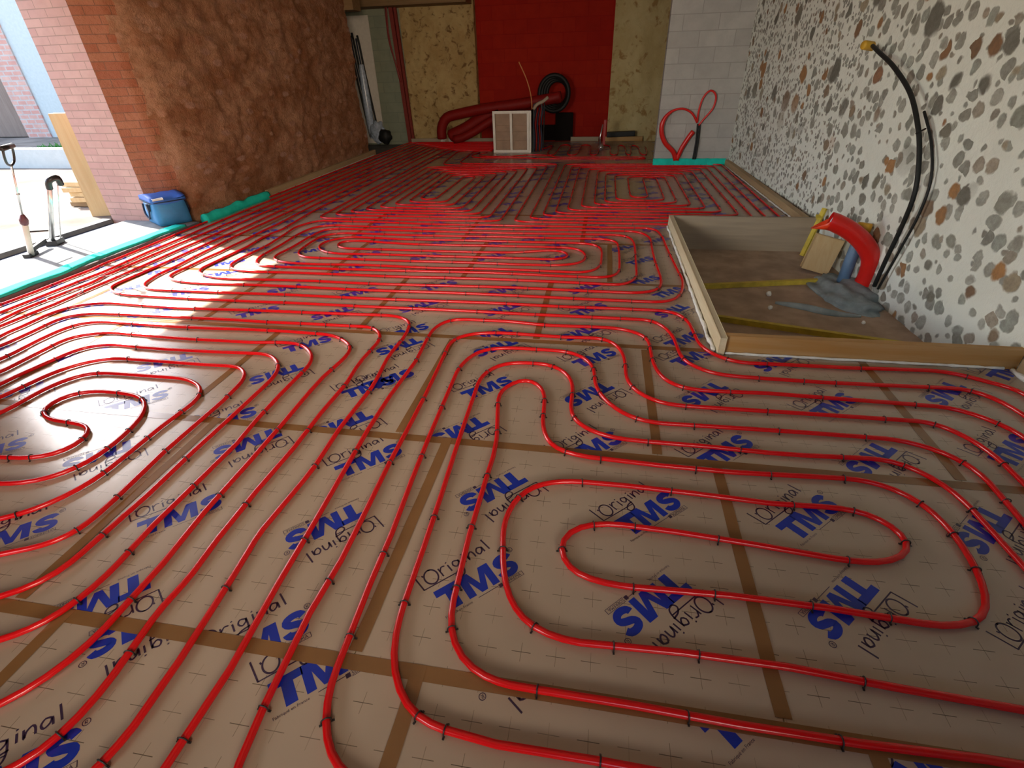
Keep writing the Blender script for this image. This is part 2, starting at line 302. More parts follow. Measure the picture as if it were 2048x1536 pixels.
# ------------------------------------------------------------ measured pipe runs (metres on the floor, x then y) and clip positions
CIRC = {
 'near_right': [-1.941,11.3,-2.081,11.4,-2.5,11.42,-3.0,11.42,-3.56,11.42,-3.66,11.38,-3.7,11.28,-3.706,11.019,-3.709,10.219,-3.712,9.419,-3.716,8.619,-3.719,7.819,-3.722,7.019,-3.725,6.219,-3.728,5.419,-3.731,4.619,-3.713,4.366,-3.705,4.188,-3.694,3.95,-3.674,3.748,-3.682,3.542,-3.647,3.371,-3.622,3.303,-3.557,3.242,-3.462,3.212,-3.264,3.217,-2.751,3.218,-2.566,3.225,-2.267,3.231,-1.757,3.224,-1.245,3.231,-0.735,3.24,-0.573,3.239,-0.235,3.228,0.252,3.238,0.419,3.235,0.532,3.217,0.601,3.117,0.623,2.99,0.625,2.836,0.65,2.712,0.702,2.643,0.755,2.599,0.842,2.567,0.973,2.576,1.483,2.585,1.848,2.603,2.012,2.517,2.115,2.454,2.117,2.415,2.13,2.0,2.14,1.2,2.13,0.4,2.05,0.17,1.8,0.11,0.5,0.12,-0.5,0.12,-0.9,0.17,-0.961,0.375,-0.957,0.435,-0.95,0.532,-0.946,0.653,-0.958,0.745,-0.969,0.927,-0.972,1.074,-0.986,1.298,-0.997,1.558,-1.007,1.72,-1.008,1.926,-1.007,2.139,-0.989,2.381,-1.012,2.646,-1.012,2.804,-0.972,2.903,-0.907,2.949,-0.71,2.952,-0.526,2.953,-0.298,2.922,0.125,2.933,0.249,2.894,0.336,2.819,0.346,2.691,0.347,2.542,0.365,2.421,0.409,2.316,0.485,2.265,0.625,2.254,0.898,2.271,1.147,2.263,1.546,2.255,1.728,2.242,1.848,2.14,1.898,2.051,1.86,1.7,1.85,1.2,1.83,0.6,1.72,0.42,1.5,0.4,0.6,0.41,-0.1,0.4,-0.4,0.39,-0.545,0.44,-0.564,0.452,-0.593,0.483,-0.618,0.522,-0.638,0.564,-0.652,0.627,-0.652,0.665,-0.645,0.751,-0.66,0.857,-0.666,0.972,-0.662,1.052,-0.677,1.242,-0.69,1.425,-0.693,1.574,-0.707,1.741,-0.711,1.942,-0.723,2.175,-0.724,2.314,-0.702,2.43,-0.657,2.526,-0.596,2.564,-0.466,2.595,-0.315,2.59,-0.137,2.588,-0.032,2.526,0.02,2.447,0.033,2.354,0.028,2.269,0.053,2.164,0.11,2.07,0.17,2.004,0.239,1.962,0.352,1.943,0.504,1.948,0.821,1.957,1.212,1.959,1.338,1.959,1.465,1.916,1.547,1.835,1.574,1.767,1.575,1.617,1.57,1.507,1.55,1.2,1.53,0.9,1.45,0.75,1.3,0.69,1.079,0.694,0.906,0.692,0.793,0.685,0.671,0.682,0.506,0.683,0.431,0.681,0.315,0.681,0.215,0.686,0.085,0.691,-0.082,0.688,-0.151,0.687,-0.221,0.693,-0.271,0.709,-0.309,0.731,-0.346,0.773,-0.366,0.817,-0.379,0.877,-0.377,0.948,-0.378,1.014,-0.391,1.215,-0.39,1.315,-0.387,1.49,-0.384,1.608,-0.398,1.782,-0.439,1.999,-0.454,2.111,-0.433,2.162,-0.403,2.215,-0.335,2.259,-0.294,2.255,-0.255,2.209,-0.221,2.141,-0.209,2.062,-0.207,1.934,-0.198,1.856,-0.185,1.791,-0.153,1.724,-0.093,1.676,-0.028,1.664,0.079,1.655,0.225,1.651,0.462,1.644,0.745,1.649,0.89,1.662,1.028,1.67,1.124,1.669,1.197,1.63,1.272,1.575,1.294,1.473,1.303,1.412,1.29,1.28,1.282,1.22,1.261,1.163,1.236,1.117,1.186,1.069,1.131,1.045,1.078,1.037,1.013,1.042,0.934,1.054,0.814,1.057,0.715,1.059,0.6,1.063,0.439,1.057,0.355,1.056,0.191,1.043,0.099,1.044,0.039,1.051,-0.011,1.068,-0.016,1.08,-0.053,1.115,-0.069,1.16,-0.069,1.204,-0.045,1.247,-0.007,1.282,0.057,1.3,0.205,1.303,0.341,1.297,0.493,1.282,0.652,1.275,0.769,1.26,0.891,1.252,0.978,1.25,1.04,1.261,1.084,1.285,1.122,1.327,1.133,1.355,1.134,1.388,1.114,1.436,1.079,1.469,0.997,1.498,0.79,1.491,0.704,1.485,0.349,1.505,0.011,1.508,-0.079,1.499,-0.153,1.478,-0.223,1.432,-0.247,1.391,-0.259,1.34,-0.277,1.268,-0.267,1.181,-0.249,1.091,-0.239,1.034,-0.224,0.989,-0.207,0.95,-0.18,0.911,-0.156,0.881,-0.122,0.86,-0.075,0.841,-0.015,0.831,0.119,0.84,0.225,0.849,0.361,0.851,0.548,0.853,0.645,0.852,0.789,0.84,0.918,0.836,1.159,0.825,1.3,0.84,1.4,0.95,1.43,1.1,1.45,1.309,1.436,1.409,1.434,1.511,1.422,1.596,1.405,1.68,1.374,1.725,1.297,1.797,1.219,1.814,1.064,1.801,0.779,1.79,0.666,1.8,0.286,1.8,0.149,1.804,0.066,1.825,-0.016,1.87,-0.06,1.933,-0.08,2.003,-0.076,2.136,-0.083,2.255,-0.12,2.348,-0.202,2.419,-0.316,2.427,-0.437,2.419,-0.509,2.382,-0.565,2.307,-0.581,2.252,-0.581,2.155,-0.568,1.857,-0.557,1.584,-0.538,1.243,-0.532,0.992,-0.529,0.885,-0.523,0.782,-0.511,0.719,-0.488,0.669,-0.457,0.624,-0.417,0.583,-0.378,0.568,-0.307,0.555,-0.206,0.546,-0.126,0.542,-0.018,0.545,0.091,0.549,0.148,0.55,0.35,0.545,0.8,0.55,1.5,0.55,1.68,0.66,1.71,0.9,1.71,1.4,1.699,1.721,1.698,1.836,1.68,1.962,1.63,2.051,1.559,2.111,1.351,2.113,0.858,2.109,0.484,2.102,0.366,2.114,0.284,2.159,0.219,2.232,0.201,2.29,0.194,2.374,0.199,2.468,0.182,2.626,0.132,2.729,0.064,2.779,-0.188,2.766,-0.497,2.782,-0.6,2.779,-0.733,2.755,-0.825,2.701,-0.858,2.614,-0.849,2.472,-0.831,2.161,-0.826,1.994,-0.82,1.698,-0.82,1.508,-0.809,1.256,-0.802,1.104,-0.798,0.953,-0.806,0.927,-0.811,0.804,-0.808,0.723,-0.805,0.656,-0.8,0.578,-0.795,0.534,-0.79,0.486,-0.783,0.445,-0.786,0.403,-0.76,0.33,-0.65,0.27,-0.4,0.26,0.6,0.26,1.7,0.26,1.93,0.32,1.99,0.5,1.99,1.2,2.0,1.9,2.001,2.222,1.952,2.361,1.88,2.43,1.682,2.428,1.261,2.411,0.933,2.414,0.841,2.415,0.654,2.43,0.566,2.499,0.513,2.563,0.504,2.664,0.501,2.773,0.485,2.904,0.441,3.005,0.375,3.072,0.166,3.078,-0.375,3.078,-0.547,3.079,-0.854,3.087,-1.588,3.082,-2.183,3.086,-2.471,3.079,-3.199,3.085,-3.582,3.095,-3.683,3.112,-3.779,3.154,-3.855,3.212,-3.872,3.251,-3.865,3.495,-3.851,3.756,-3.856,4.062,-3.861,4.323,-3.857,4.458,-3.864,4.654,-3.848,4.841,-3.867,5.641,-3.864,6.441,-3.861,7.241,-3.858,8.041,-3.855,8.841,-3.851,9.641,-3.848,10.441,-3.845,11.241,-3.84,11.42,-3.8,11.52,-3.7,11.56,-3.0,11.56,-2.5,11.56,-2.088,11.54,-1.948,11.44],
 'near_left': [-1.962,11.72,-2.102,11.82,-2.5,11.84,-3.0,11.84,-4.0,11.84,-4.1,11.8,-4.14,11.7,-4.145,11.219,-4.148,10.419,-4.152,9.619,-4.155,8.819,-4.158,8.019,-4.161,7.219,-4.164,6.419,-4.168,5.619,-4.147,4.819,-4.156,4.52,-4.151,4.199,-4.149,3.927,-4.145,3.704,-4.138,3.483,-4.154,3.512,-4.104,3.311,-4.133,3.131,-4.135,3.003,-4.154,2.798,-4.153,2.697,-4.126,2.563,-4.13,2.2,-4.14,1.2,-4.14,0.2,-4.06,0.04,-3.9,0.0,-2.5,0.0,-1.5,0.0,-1.25,0.1,-1.116,0.351,-1.104,0.403,-1.103,0.477,-1.106,0.534,-1.109,0.61,-1.117,0.7,-1.132,0.841,-1.13,0.904,-1.156,1.05,-1.145,1.225,-1.134,1.349,-1.129,1.457,-1.147,1.75,-1.134,2.019,-1.136,2.123,-1.173,2.403,-1.162,2.628,-1.182,2.804,-1.203,2.877,-1.27,2.929,-1.371,2.958,-1.806,2.941,-2.376,2.932,-2.982,2.91,-3.568,2.939,-3.619,2.936,-3.717,2.914,-3.812,2.857,-3.861,2.74,-3.872,2.664,-3.86,2.542,-3.862,2.474,-3.881,2.396,-3.848,2.336,-3.9,2.1,-3.9,1.2,-3.89,0.4,-3.8,0.27,-3.6,0.24,-2.4,0.24,-1.75,0.3,-1.515,0.426,-1.475,0.461,-1.447,0.509,-1.428,0.554,-1.41,0.617,-1.407,0.681,-1.414,0.763,-1.415,0.799,-1.404,0.864,-1.426,1.049,-1.431,1.229,-1.431,1.474,-1.436,1.653,-1.44,1.805,-1.451,2.084,-1.442,2.212,-1.42,2.359,-1.43,2.465,-1.473,2.525,-1.599,2.612,-1.758,2.638,-2.189,2.643,-2.625,2.622,-3.215,2.633,-3.377,2.635,-3.486,2.592,-3.529,2.51,-3.542,2.299,-3.532,2.216,-3.528,2.074,-3.6,1.9,-3.62,1.3,-3.6,0.7,-3.5,0.55,-3.3,0.52,-2.4,0.53,-2.08,0.6,-1.857,0.706,-1.801,0.733,-1.761,0.772,-1.733,0.816,-1.739,0.869,-1.732,0.988,-1.723,1.195,-1.73,1.412,-1.724,1.625,-1.724,1.926,-1.721,2.05,-1.729,2.136,-1.761,2.229,-1.841,2.308,-1.92,2.344,-1.994,2.343,-2.32,2.328,-2.746,2.326,-2.952,2.343,-3.05,2.332,-3.153,2.269,-3.199,2.076,-3.235,1.869,-3.222,1.823,-3.29,1.65,-3.3,1.3,-3.28,1.0,-3.18,0.86,-3.0,0.82,-2.6,0.83,-2.4,0.9,-2.208,0.993,-2.146,1.015,-2.085,1.089,-2.033,1.18,-2.012,1.281,-2.017,1.386,-2.017,1.524,-2.011,1.731,-1.994,1.799,-2.016,1.889,-2.063,1.957,-2.141,1.998,-2.253,2.031,-2.325,2.022,-2.62,2.026,-2.772,2.021,-2.843,1.992,-2.887,1.939,-2.933,1.822,-2.929,1.713,-2.936,1.589,-3.0,1.5,-3.01,1.38,-2.93,1.29,-2.75,1.29,-2.592,1.308,-2.53,1.312,-2.435,1.316,-2.348,1.358,-2.309,1.416,-2.299,1.472,-2.323,1.526,-2.388,1.567,-2.463,1.577,-2.554,1.581,-2.633,1.586,-2.719,1.617,-2.762,1.655,-2.777,1.71,-2.757,1.771,-2.698,1.827,-2.604,1.851,-2.484,1.848,-2.38,1.843,-2.297,1.818,-2.22,1.748,-2.169,1.657,-2.148,1.549,-2.137,1.43,-2.155,1.293,-2.197,1.248,-2.262,1.193,-2.355,1.165,-2.412,1.161,-2.62,1.13,-2.9,1.1,-3.08,1.17,-3.14,1.32,-3.13,1.62,-3.091,1.716,-3.079,1.829,-3.066,1.882,-3.038,2.016,-2.948,2.129,-2.865,2.177,-2.763,2.189,-2.553,2.185,-2.175,2.179,-1.995,2.187,-1.93,2.139,-1.891,2.103,-1.874,2.031,-1.858,1.88,-1.857,1.667,-1.862,1.45,-1.844,1.266,-1.84,1.165,-1.835,1.059,-1.842,0.984,-1.884,0.931,-1.942,0.886,-2.04,0.855,-2.2,0.75,-2.4,0.69,-3.2,0.68,-3.38,0.75,-3.44,0.95,-3.43,1.75,-3.373,1.947,-3.368,2.171,-3.373,2.371,-3.32,2.431,-3.223,2.479,-3.093,2.494,-2.679,2.469,-2.215,2.472,-2.077,2.471,-1.954,2.494,-1.801,2.495,-1.7,2.433,-1.622,2.349,-1.585,2.251,-1.593,2.166,-1.596,2.066,-1.585,1.786,-1.586,1.713,-1.563,1.534,-1.573,1.266,-1.58,1.095,-1.574,0.937,-1.56,0.841,-1.574,0.785,-1.579,0.725,-1.596,0.679,-1.643,0.626,-1.704,0.58,-1.9,0.46,-2.1,0.39,-3.5,0.39,-3.7,0.45,-3.75,0.7,-3.76,2.0,-3.716,2.228,-3.71,2.254,-3.705,2.442,-3.709,2.659,-3.591,2.746,-3.44,2.762,-3.043,2.764,-2.439,2.769,-2.264,2.759,-1.927,2.767,-1.586,2.767,-1.419,2.768,-1.337,2.695,-1.297,2.596,-1.31,2.448,-1.311,2.256,-1.286,2.104,-1.297,1.867,-1.287,1.673,-1.286,1.536,-1.297,1.269,-1.29,1.201,-1.295,1.033,-1.275,0.883,-1.285,0.8,-1.296,0.727,-1.284,0.667,-1.272,0.611,-1.262,0.551,-1.261,0.488,-1.268,0.436,-1.274,0.377,-1.293,0.346,-1.316,0.324,-1.5,0.18,-1.7,0.12,-2.2,0.11,-3.8,0.11,-3.97,0.18,-4.02,0.4,-4.03,1.5,-4.04,2.2,-4.029,2.484,-4.015,2.617,-4.021,2.701,-3.994,2.873,-4.002,3.197,-3.993,3.416,-3.993,3.416,-3.999,3.685,-3.997,3.836,-4.009,4.077,-4.01,4.435,-4.0,4.621,-4.018,5.421,-4.015,6.221,-4.012,7.021,-4.009,7.821,-4.006,8.621,-4.002,9.421,-3.999,10.221,-3.996,11.021,-3.99,11.56,-3.95,11.66,-3.85,11.7,-3.0,11.7,-2.5,11.7,-2.095,11.68,-1.955,11.58],
 'middle': [-1.934,11.16,-2.074,11.26,-2.5,11.28,-3.0,11.28,-3.415,11.28,-3.515,11.24,-3.555,11.14,-3.562,10.801,-3.565,10.001,-3.568,9.201,-3.571,8.401,-3.575,7.601,-3.578,6.801,-3.581,6.001,-3.542,5.201,-3.552,4.887,-3.54,4.547,-3.55,4.359,-3.54,4.155,-3.561,3.962,-3.552,3.784,-3.566,3.646,-3.563,3.524,-3.523,3.469,-3.436,3.42,-3.297,3.391,-3.1,3.38,-2.677,3.395,-2.306,3.392,-1.664,3.38,-1.161,3.394,-0.598,3.392,-0.068,3.378,0.257,3.378,0.463,3.378,0.544,3.42,0.606,3.517,0.645,3.665,0.664,3.874,0.64,4.189,0.616,4.698,0.613,4.932,0.574,5.185,0.507,5.271,-0.122,5.272,-0.407,5.276,-0.908,5.265,-1.09,5.276,-1.658,5.262,-2.421,5.311,-2.885,5.317,-3.142,5.316,-3.267,5.054,-3.239,4.839,-3.225,4.637,-3.196,4.388,-3.212,4.155,-3.218,4.01,-3.213,3.856,-3.187,3.793,-3.112,3.72,-3.024,3.697,-2.86,3.679,-2.588,3.689,-2.112,3.69,-1.564,3.685,-1.106,3.701,-0.65,3.704,-0.005,3.688,0.155,3.678,0.221,3.698,0.3,3.798,0.325,3.952,0.328,4.256,0.336,4.713,0.297,4.928,0.204,5.005,-0.039,5.008,-0.397,5.003,-0.863,4.989,-1.839,4.998,-2.353,5.008,-2.729,5.023,-2.879,4.979,-2.917,4.7,-2.913,4.309,-2.94,4.138,-2.914,4.033,-2.861,3.986,-2.729,3.93,-2.407,3.91,-1.963,3.935,-1.38,3.91,-0.973,3.933,-0.689,3.938,-0.283,3.923,-0.081,3.928,-0.003,3.994,0.036,4.134,0.043,4.363,0.029,4.575,-0.042,4.682,-0.218,4.714,-0.454,4.707,-0.816,4.706,-1.374,4.714,-1.843,4.698,-2.455,4.736,-2.566,4.684,-2.674,4.549,-2.647,4.37,-2.584,4.298,-2.508,4.249,-2.338,4.208,-1.953,4.224,-1.593,4.22,-1.163,4.223,-0.737,4.226,-0.592,4.223,-0.384,4.225,-0.299,4.249,-0.249,4.303,-0.255,4.389,-0.316,4.462,-0.442,4.469,-0.575,4.432,-0.762,4.38,-1.175,4.363,-1.604,4.363,-1.998,4.367,-2.248,4.365,-2.391,4.372,-2.495,4.441,-2.517,4.5,-2.492,4.584,-2.335,4.617,-2.128,4.592,-1.856,4.554,-1.417,4.55,-0.946,4.569,-0.792,4.563,-0.429,4.566,-0.22,4.554,-0.137,4.488,-0.098,4.351,-0.103,4.217,-0.163,4.131,-0.348,4.074,-0.71,4.066,-1.105,4.078,-1.566,4.069,-2.082,4.073,-2.421,4.077,-2.65,4.092,-2.765,4.208,-2.803,4.416,-2.793,4.754,-2.648,4.855,-2.487,4.867,-2.111,4.851,-1.629,4.843,-0.842,4.861,-0.518,4.852,-0.119,4.867,0.072,4.857,0.166,4.796,0.192,4.588,0.191,4.148,0.188,3.997,0.148,3.879,0.079,3.83,-0.106,3.818,-0.457,3.834,-0.673,3.842,-0.953,3.845,-1.659,3.823,-2.274,3.811,-2.699,3.819,-2.933,3.832,-3.007,3.908,-3.047,3.99,-3.073,4.13,-3.063,4.281,-3.07,4.479,-3.089,4.827,-3.024,5.091,-2.807,5.156,-2.531,5.126,-0.887,5.133,-0.269,5.146,0.144,5.154,0.341,5.146,0.446,5.066,0.494,4.882,0.487,4.613,0.488,4.175,0.505,3.885,0.49,3.699,0.445,3.595,0.352,3.538,0.154,3.529,-0.139,3.536,-0.46,3.54,-0.624,3.549,-1.022,3.535,-1.442,3.519,-1.899,3.513,-2.326,3.526,-2.749,3.507,-3.005,3.502,-3.176,3.529,-3.324,3.592,-3.379,3.648,-3.406,3.716,-3.4,3.839,-3.384,4.177,-3.376,4.353,-3.406,4.601,-3.398,4.827,-3.368,4.972,-3.437,5.772,-3.434,6.572,-3.431,7.372,-3.427,8.172,-3.424,8.972,-3.421,9.772,-3.418,10.572,-3.41,11.0,-3.37,11.1,-3.27,11.14,-3.0,11.14,-2.5,11.14,-2.067,11.12,-1.927,11.02],
 'edge': [-1.976,12.0,-2.116,12.1,-2.5,12.12,-3.0,12.12,-4.3,12.12,-4.4,12.08,-4.44,11.98,-4.445,11.244,-4.448,10.444,-4.451,9.644,-4.455,8.844,-4.458,8.044,-4.461,7.244,-4.464,6.444,-4.467,5.644,-4.457,4.844,-4.457,4.748,-4.431,4.587,-4.427,4.433,-4.42,4.108,-4.408,3.895,-4.428,3.762,-4.392,3.6,-4.406,3.45,-4.402,3.225,-4.402,3.117,-4.407,2.987,-4.42,2.899,-4.42,2.804,-4.43,2.3,-4.43,1.0,-4.43,-0.1,-4.37,-0.22,-4.28,-0.1,-4.28,1.0,-4.28,2.2,-4.274,2.684,-4.263,2.786,-4.255,3.053,-4.248,3.304,-4.237,3.52,-4.23,3.631,-4.246,3.695,-4.245,3.813,-4.265,3.989,-4.269,4.199,-4.27,4.393,-4.274,4.577,-4.306,5.031,-4.327,5.831,-4.323,6.631,-4.32,7.431,-4.317,8.231,-4.314,9.031,-4.311,9.831,-4.307,10.631,-4.304,11.431,-4.3,11.84,-4.26,11.94,-4.16,11.98,-3.0,11.98,-2.5,11.98,-2.109,11.96,-1.969,11.86],
 'far_left': [-2.22,10.98,-2.4,11.0,-3.0,11.0,-3.14,10.97,-3.2,10.85,-3.23,10.4,-3.24,9.5,-3.22,8.0,-3.22,5.59,-3.214,5.518,-3.174,5.476,-3.132,5.436,-3.06,5.43,-2.145,5.425,-1.23,5.43,-1.158,5.436,-1.116,5.476,-1.076,5.518,-1.07,5.59,-1.07,8.7,-1.076,8.772,-1.116,8.814,-1.158,8.854,-1.23,8.86,-2.02,8.86,-2.81,8.86,-2.882,8.854,-2.924,8.814,-2.964,8.772,-2.97,8.7,-2.97,5.88,-2.964,5.808,-2.924,5.766,-2.882,5.726,-2.81,5.72,-2.165,5.715,-1.52,5.72,-1.448,5.726,-1.406,5.766,-1.366,5.808,-1.36,5.88,-1.36,8.44,-1.366,8.512,-1.406,8.554,-1.448,8.594,-1.52,8.6,-2.03,8.6,-2.54,8.6,-2.612,8.594,-2.654,8.554,-2.694,8.512,-2.7,8.44,-2.7,6.13,-2.694,6.058,-2.654,6.016,-2.612,5.976,-2.54,5.97,-2.167,5.965,-1.795,5.97,-1.723,5.976,-1.681,6.016,-1.641,6.058,-1.635,6.13,-1.635,8.14,-1.641,8.212,-1.681,8.254,-1.723,8.294,-1.795,8.3,-2.033,8.3,-2.27,8.3,-2.342,8.294,-2.384,8.254,-2.424,8.212,-2.43,8.14,-2.43,6.43,-2.424,6.358,-2.384,6.316,-2.342,6.276,-2.27,6.27,-2.175,6.265,-2.08,6.27,-2.008,6.276,-1.966,6.316,-1.926,6.358,-1.92,6.43,-1.92,7.93,-1.924,7.97,-1.946,7.994,-1.97,8.016,-2.01,8.02,-2.02,8.02,-2.06,8.016,-2.084,7.994,-2.106,7.97,-2.11,7.93,-2.11,6.58,-2.116,6.508,-2.156,6.466,-2.198,6.426,-2.27,6.42,-2.22,6.415,-2.17,6.42,-2.242,6.426,-2.284,6.466,-2.324,6.508,-2.33,6.58,-2.33,7.99,-2.324,8.062,-2.284,8.104,-2.242,8.144,-2.17,8.15,-2.058,8.15,-1.945,8.15,-1.873,8.144,-1.831,8.104,-1.791,8.062,-1.785,7.99,-1.785,6.28,-1.791,6.208,-1.831,6.166,-1.873,6.126,-1.945,6.12,-2.172,6.115,-2.4,6.12,-2.472,6.126,-2.514,6.166,-2.554,6.208,-2.56,6.28,-2.56,8.29,-2.554,8.362,-2.514,8.404,-2.472,8.444,-2.4,8.45,-2.027,8.45,-1.655,8.45,-1.583,8.444,-1.541,8.404,-1.501,8.362,-1.495,8.29,-1.495,6.0,-1.501,5.928,-1.541,5.886,-1.583,5.846,-1.655,5.84,-2.163,5.835,-2.67,5.84,-2.742,5.846,-2.784,5.886,-2.824,5.928,-2.83,6.0,-2.83,8.58,-2.824,8.652,-2.784,8.694,-2.742,8.734,-2.67,8.74,-2.025,8.74,-1.38,8.74,-1.308,8.734,-1.266,8.694,-1.226,8.652,-1.22,8.58,-1.22,5.74,-1.226,5.668,-1.266,5.626,-1.308,5.586,-1.38,5.58,-2.16,5.575,-2.94,5.58,-3.012,5.586,-3.054,5.626,-3.094,5.668,-3.1,5.74,-3.1,8.0,-3.1,9.5,-3.07,10.4,-3.04,10.86,-3.0,10.86,-2.9,10.87,-2.4,10.87,-2.22,10.86],
 'far_right': [-2.22,10.73,-2.35,10.74,-2.52,10.7,-2.58,10.55,-2.55,10.0,-2.53,9.4,-2.47,9.25,-2.3,9.2,-1.5,9.18,-0.925,9.17,-0.853,9.164,-0.811,9.124,-0.771,9.082,-0.765,9.01,-0.765,5.72,-0.759,5.648,-0.719,5.606,-0.677,5.566,-0.605,5.56,0.49,5.56,1.585,5.56,1.657,5.566,1.699,5.606,1.739,5.648,1.745,5.72,1.745,8.82,1.739,8.892,1.699,8.934,1.657,8.974,1.585,8.98,0.62,8.98,-0.345,8.98,-0.417,8.974,-0.459,8.934,-0.499,8.892,-0.505,8.82,-0.505,5.985,-0.499,5.913,-0.459,5.871,-0.417,5.831,-0.345,5.825,0.492,5.825,1.33,5.825,1.402,5.831,1.444,5.871,1.484,5.913,1.49,5.985,1.49,8.52,1.484,8.592,1.444,8.634,1.402,8.674,1.33,8.68,0.632,8.68,-0.065,8.68,-0.137,8.674,-0.179,8.634,-0.219,8.592,-0.225,8.52,-0.225,6.275,-0.219,6.203,-0.179,6.161,-0.137,6.121,-0.065,6.115,0.482,6.115,1.03,6.115,1.102,6.121,1.144,6.161,1.184,6.203,1.19,6.275,1.19,8.19,1.184,8.262,1.144,8.304,1.102,8.344,1.03,8.35,0.62,8.35,0.21,8.35,0.138,8.344,0.096,8.304,0.056,8.262,0.05,8.19,0.05,6.53,0.056,6.458,0.096,6.416,0.138,6.376,0.21,6.37,0.475,6.37,0.74,6.37,0.812,6.376,0.854,6.416,0.894,6.458,0.9,6.53,0.9,7.9,0.894,7.972,0.854,8.014,0.812,8.054,0.74,8.06,0.633,8.06,0.525,8.06,0.453,8.054,0.411,8.014,0.371,7.972,0.365,7.9,0.365,6.76,0.369,6.715,0.394,6.689,0.42,6.664,0.465,6.66,0.48,6.66,0.525,6.664,0.551,6.689,0.576,6.715,0.58,6.76,0.58,7.91,0.584,7.95,0.606,7.974,0.629,7.996,0.67,8.0,0.68,8.0,0.721,7.996,0.744,7.974,0.766,7.95,0.77,7.91,0.77,6.66,0.764,6.588,0.724,6.546,0.682,6.506,0.61,6.5,0.478,6.5,0.345,6.5,0.273,6.506,0.231,6.546,0.191,6.588,0.185,6.66,0.185,8.04,0.191,8.112,0.231,8.154,0.273,8.194,0.345,8.2,0.615,8.2,0.885,8.2,0.957,8.194,0.999,8.154,1.039,8.112,1.045,8.04,1.045,6.41,1.039,6.338,0.999,6.296,0.957,6.256,0.885,6.25,0.485,6.25,0.085,6.25,0.013,6.256,-0.029,6.296,-0.069,6.338,-0.075,6.41,-0.075,8.39,-0.069,8.462,-0.029,8.504,0.013,8.544,0.085,8.55,0.633,8.55,1.18,8.55,1.252,8.544,1.294,8.504,1.334,8.462,1.34,8.39,1.34,6.125,1.334,6.053,1.294,6.011,1.252,5.971,1.18,5.965,0.483,5.965,-0.215,5.965,-0.287,5.971,-0.329,6.011,-0.369,6.053,-0.375,6.125,-0.375,8.7,-0.369,8.772,-0.329,8.814,-0.287,8.854,-0.215,8.86,0.618,8.86,1.45,8.86,1.522,8.854,1.564,8.814,1.604,8.772,1.61,8.7,1.61,5.86,1.604,5.788,1.564,5.746,1.522,5.706,1.45,5.7,0.488,5.7,-0.475,5.7,-0.547,5.706,-0.589,5.746,-0.629,5.788,-0.635,5.86,-0.635,8.98,-0.629,9.052,-0.589,9.094,-0.547,9.134,-0.475,9.14,0.625,9.14,1.725,9.14,1.797,9.134,1.839,9.094,1.879,9.052,1.885,8.98,1.885,5.59,1.879,5.518,1.839,5.476,1.797,5.436,1.725,5.43,0.482,5.43,-0.76,5.43,-0.832,5.436,-0.874,5.476,-0.914,5.518,-0.92,5.59,-0.92,8.86,-0.926,8.932,-0.966,8.974,-1.008,9.014,-1.08,9.02,-1.6,9.03,-2.3,9.04,-2.62,9.07,-2.76,9.15,-2.82,9.4,-2.86,10.0,-2.9,10.5,-2.86,10.72,-2.7,10.8,-2.4,10.8,-2.22,10.8],
 'back_crate': [-2.27,10.5,-2.35,10.35,-2.36,10.2,-2.3,10.05,-2.15,10.02,-1.7,10.02,-1.55,10.12,-1.4,10.2,-1.15,10.18,-1.0,10.1,-0.9,9.95,-0.75,9.9,0.5,9.9,0.7,9.86,0.72,9.76,0.55,9.7,-1.0,9.72,-1.3,9.8,-1.5,9.85,-2.2,9.86,-2.42,9.95,-2.5,10.2,-2.42,10.5],
 'back_right': [-1.25,10.9,-1.13,11.3,-1.1,11.45,-1.08,11.47,-1.06,11.0,-1.07,10.5,-1.05,10.24,-0.99,10.12,-0.93,10.24,-0.91,10.5,-0.9,11.0,-0.9,11.45,-0.8,11.6,-0.7,11.43,-0.68,11.0,-0.69,10.5,-0.67,10.24,-0.59,10.12,-0.51,10.24,-0.49,10.5,-0.48,11.0,-0.48,11.41,-0.38,11.56,-0.28,11.39,-0.26,11.0,-0.27,10.5,-0.25,10.24,-0.19,10.12,-0.13,10.24,-0.11,10.5,-0.1,11.0,-0.1,11.37,0.0,11.52,0.1,11.35,0.12,11.0,0.11,10.5,0.13,10.24,0.185,10.12,0.24,10.24,0.26,10.5,0.27,11.0,0.27,11.33,0.33,11.48,0.39,11.31,0.41,11.0,0.4,10.5,0.42,10.24,0.45,10.12,0.48,10.24,0.5,10.5,0.51,11.0,0.51,11.29,0.58,11.44,0.65,11.27,0.67,11.0,0.66,10.5,0.68,10.24,0.725,10.12,0.77,10.24,0.79,10.5,0.8,11.0,0.8,11.25],
}
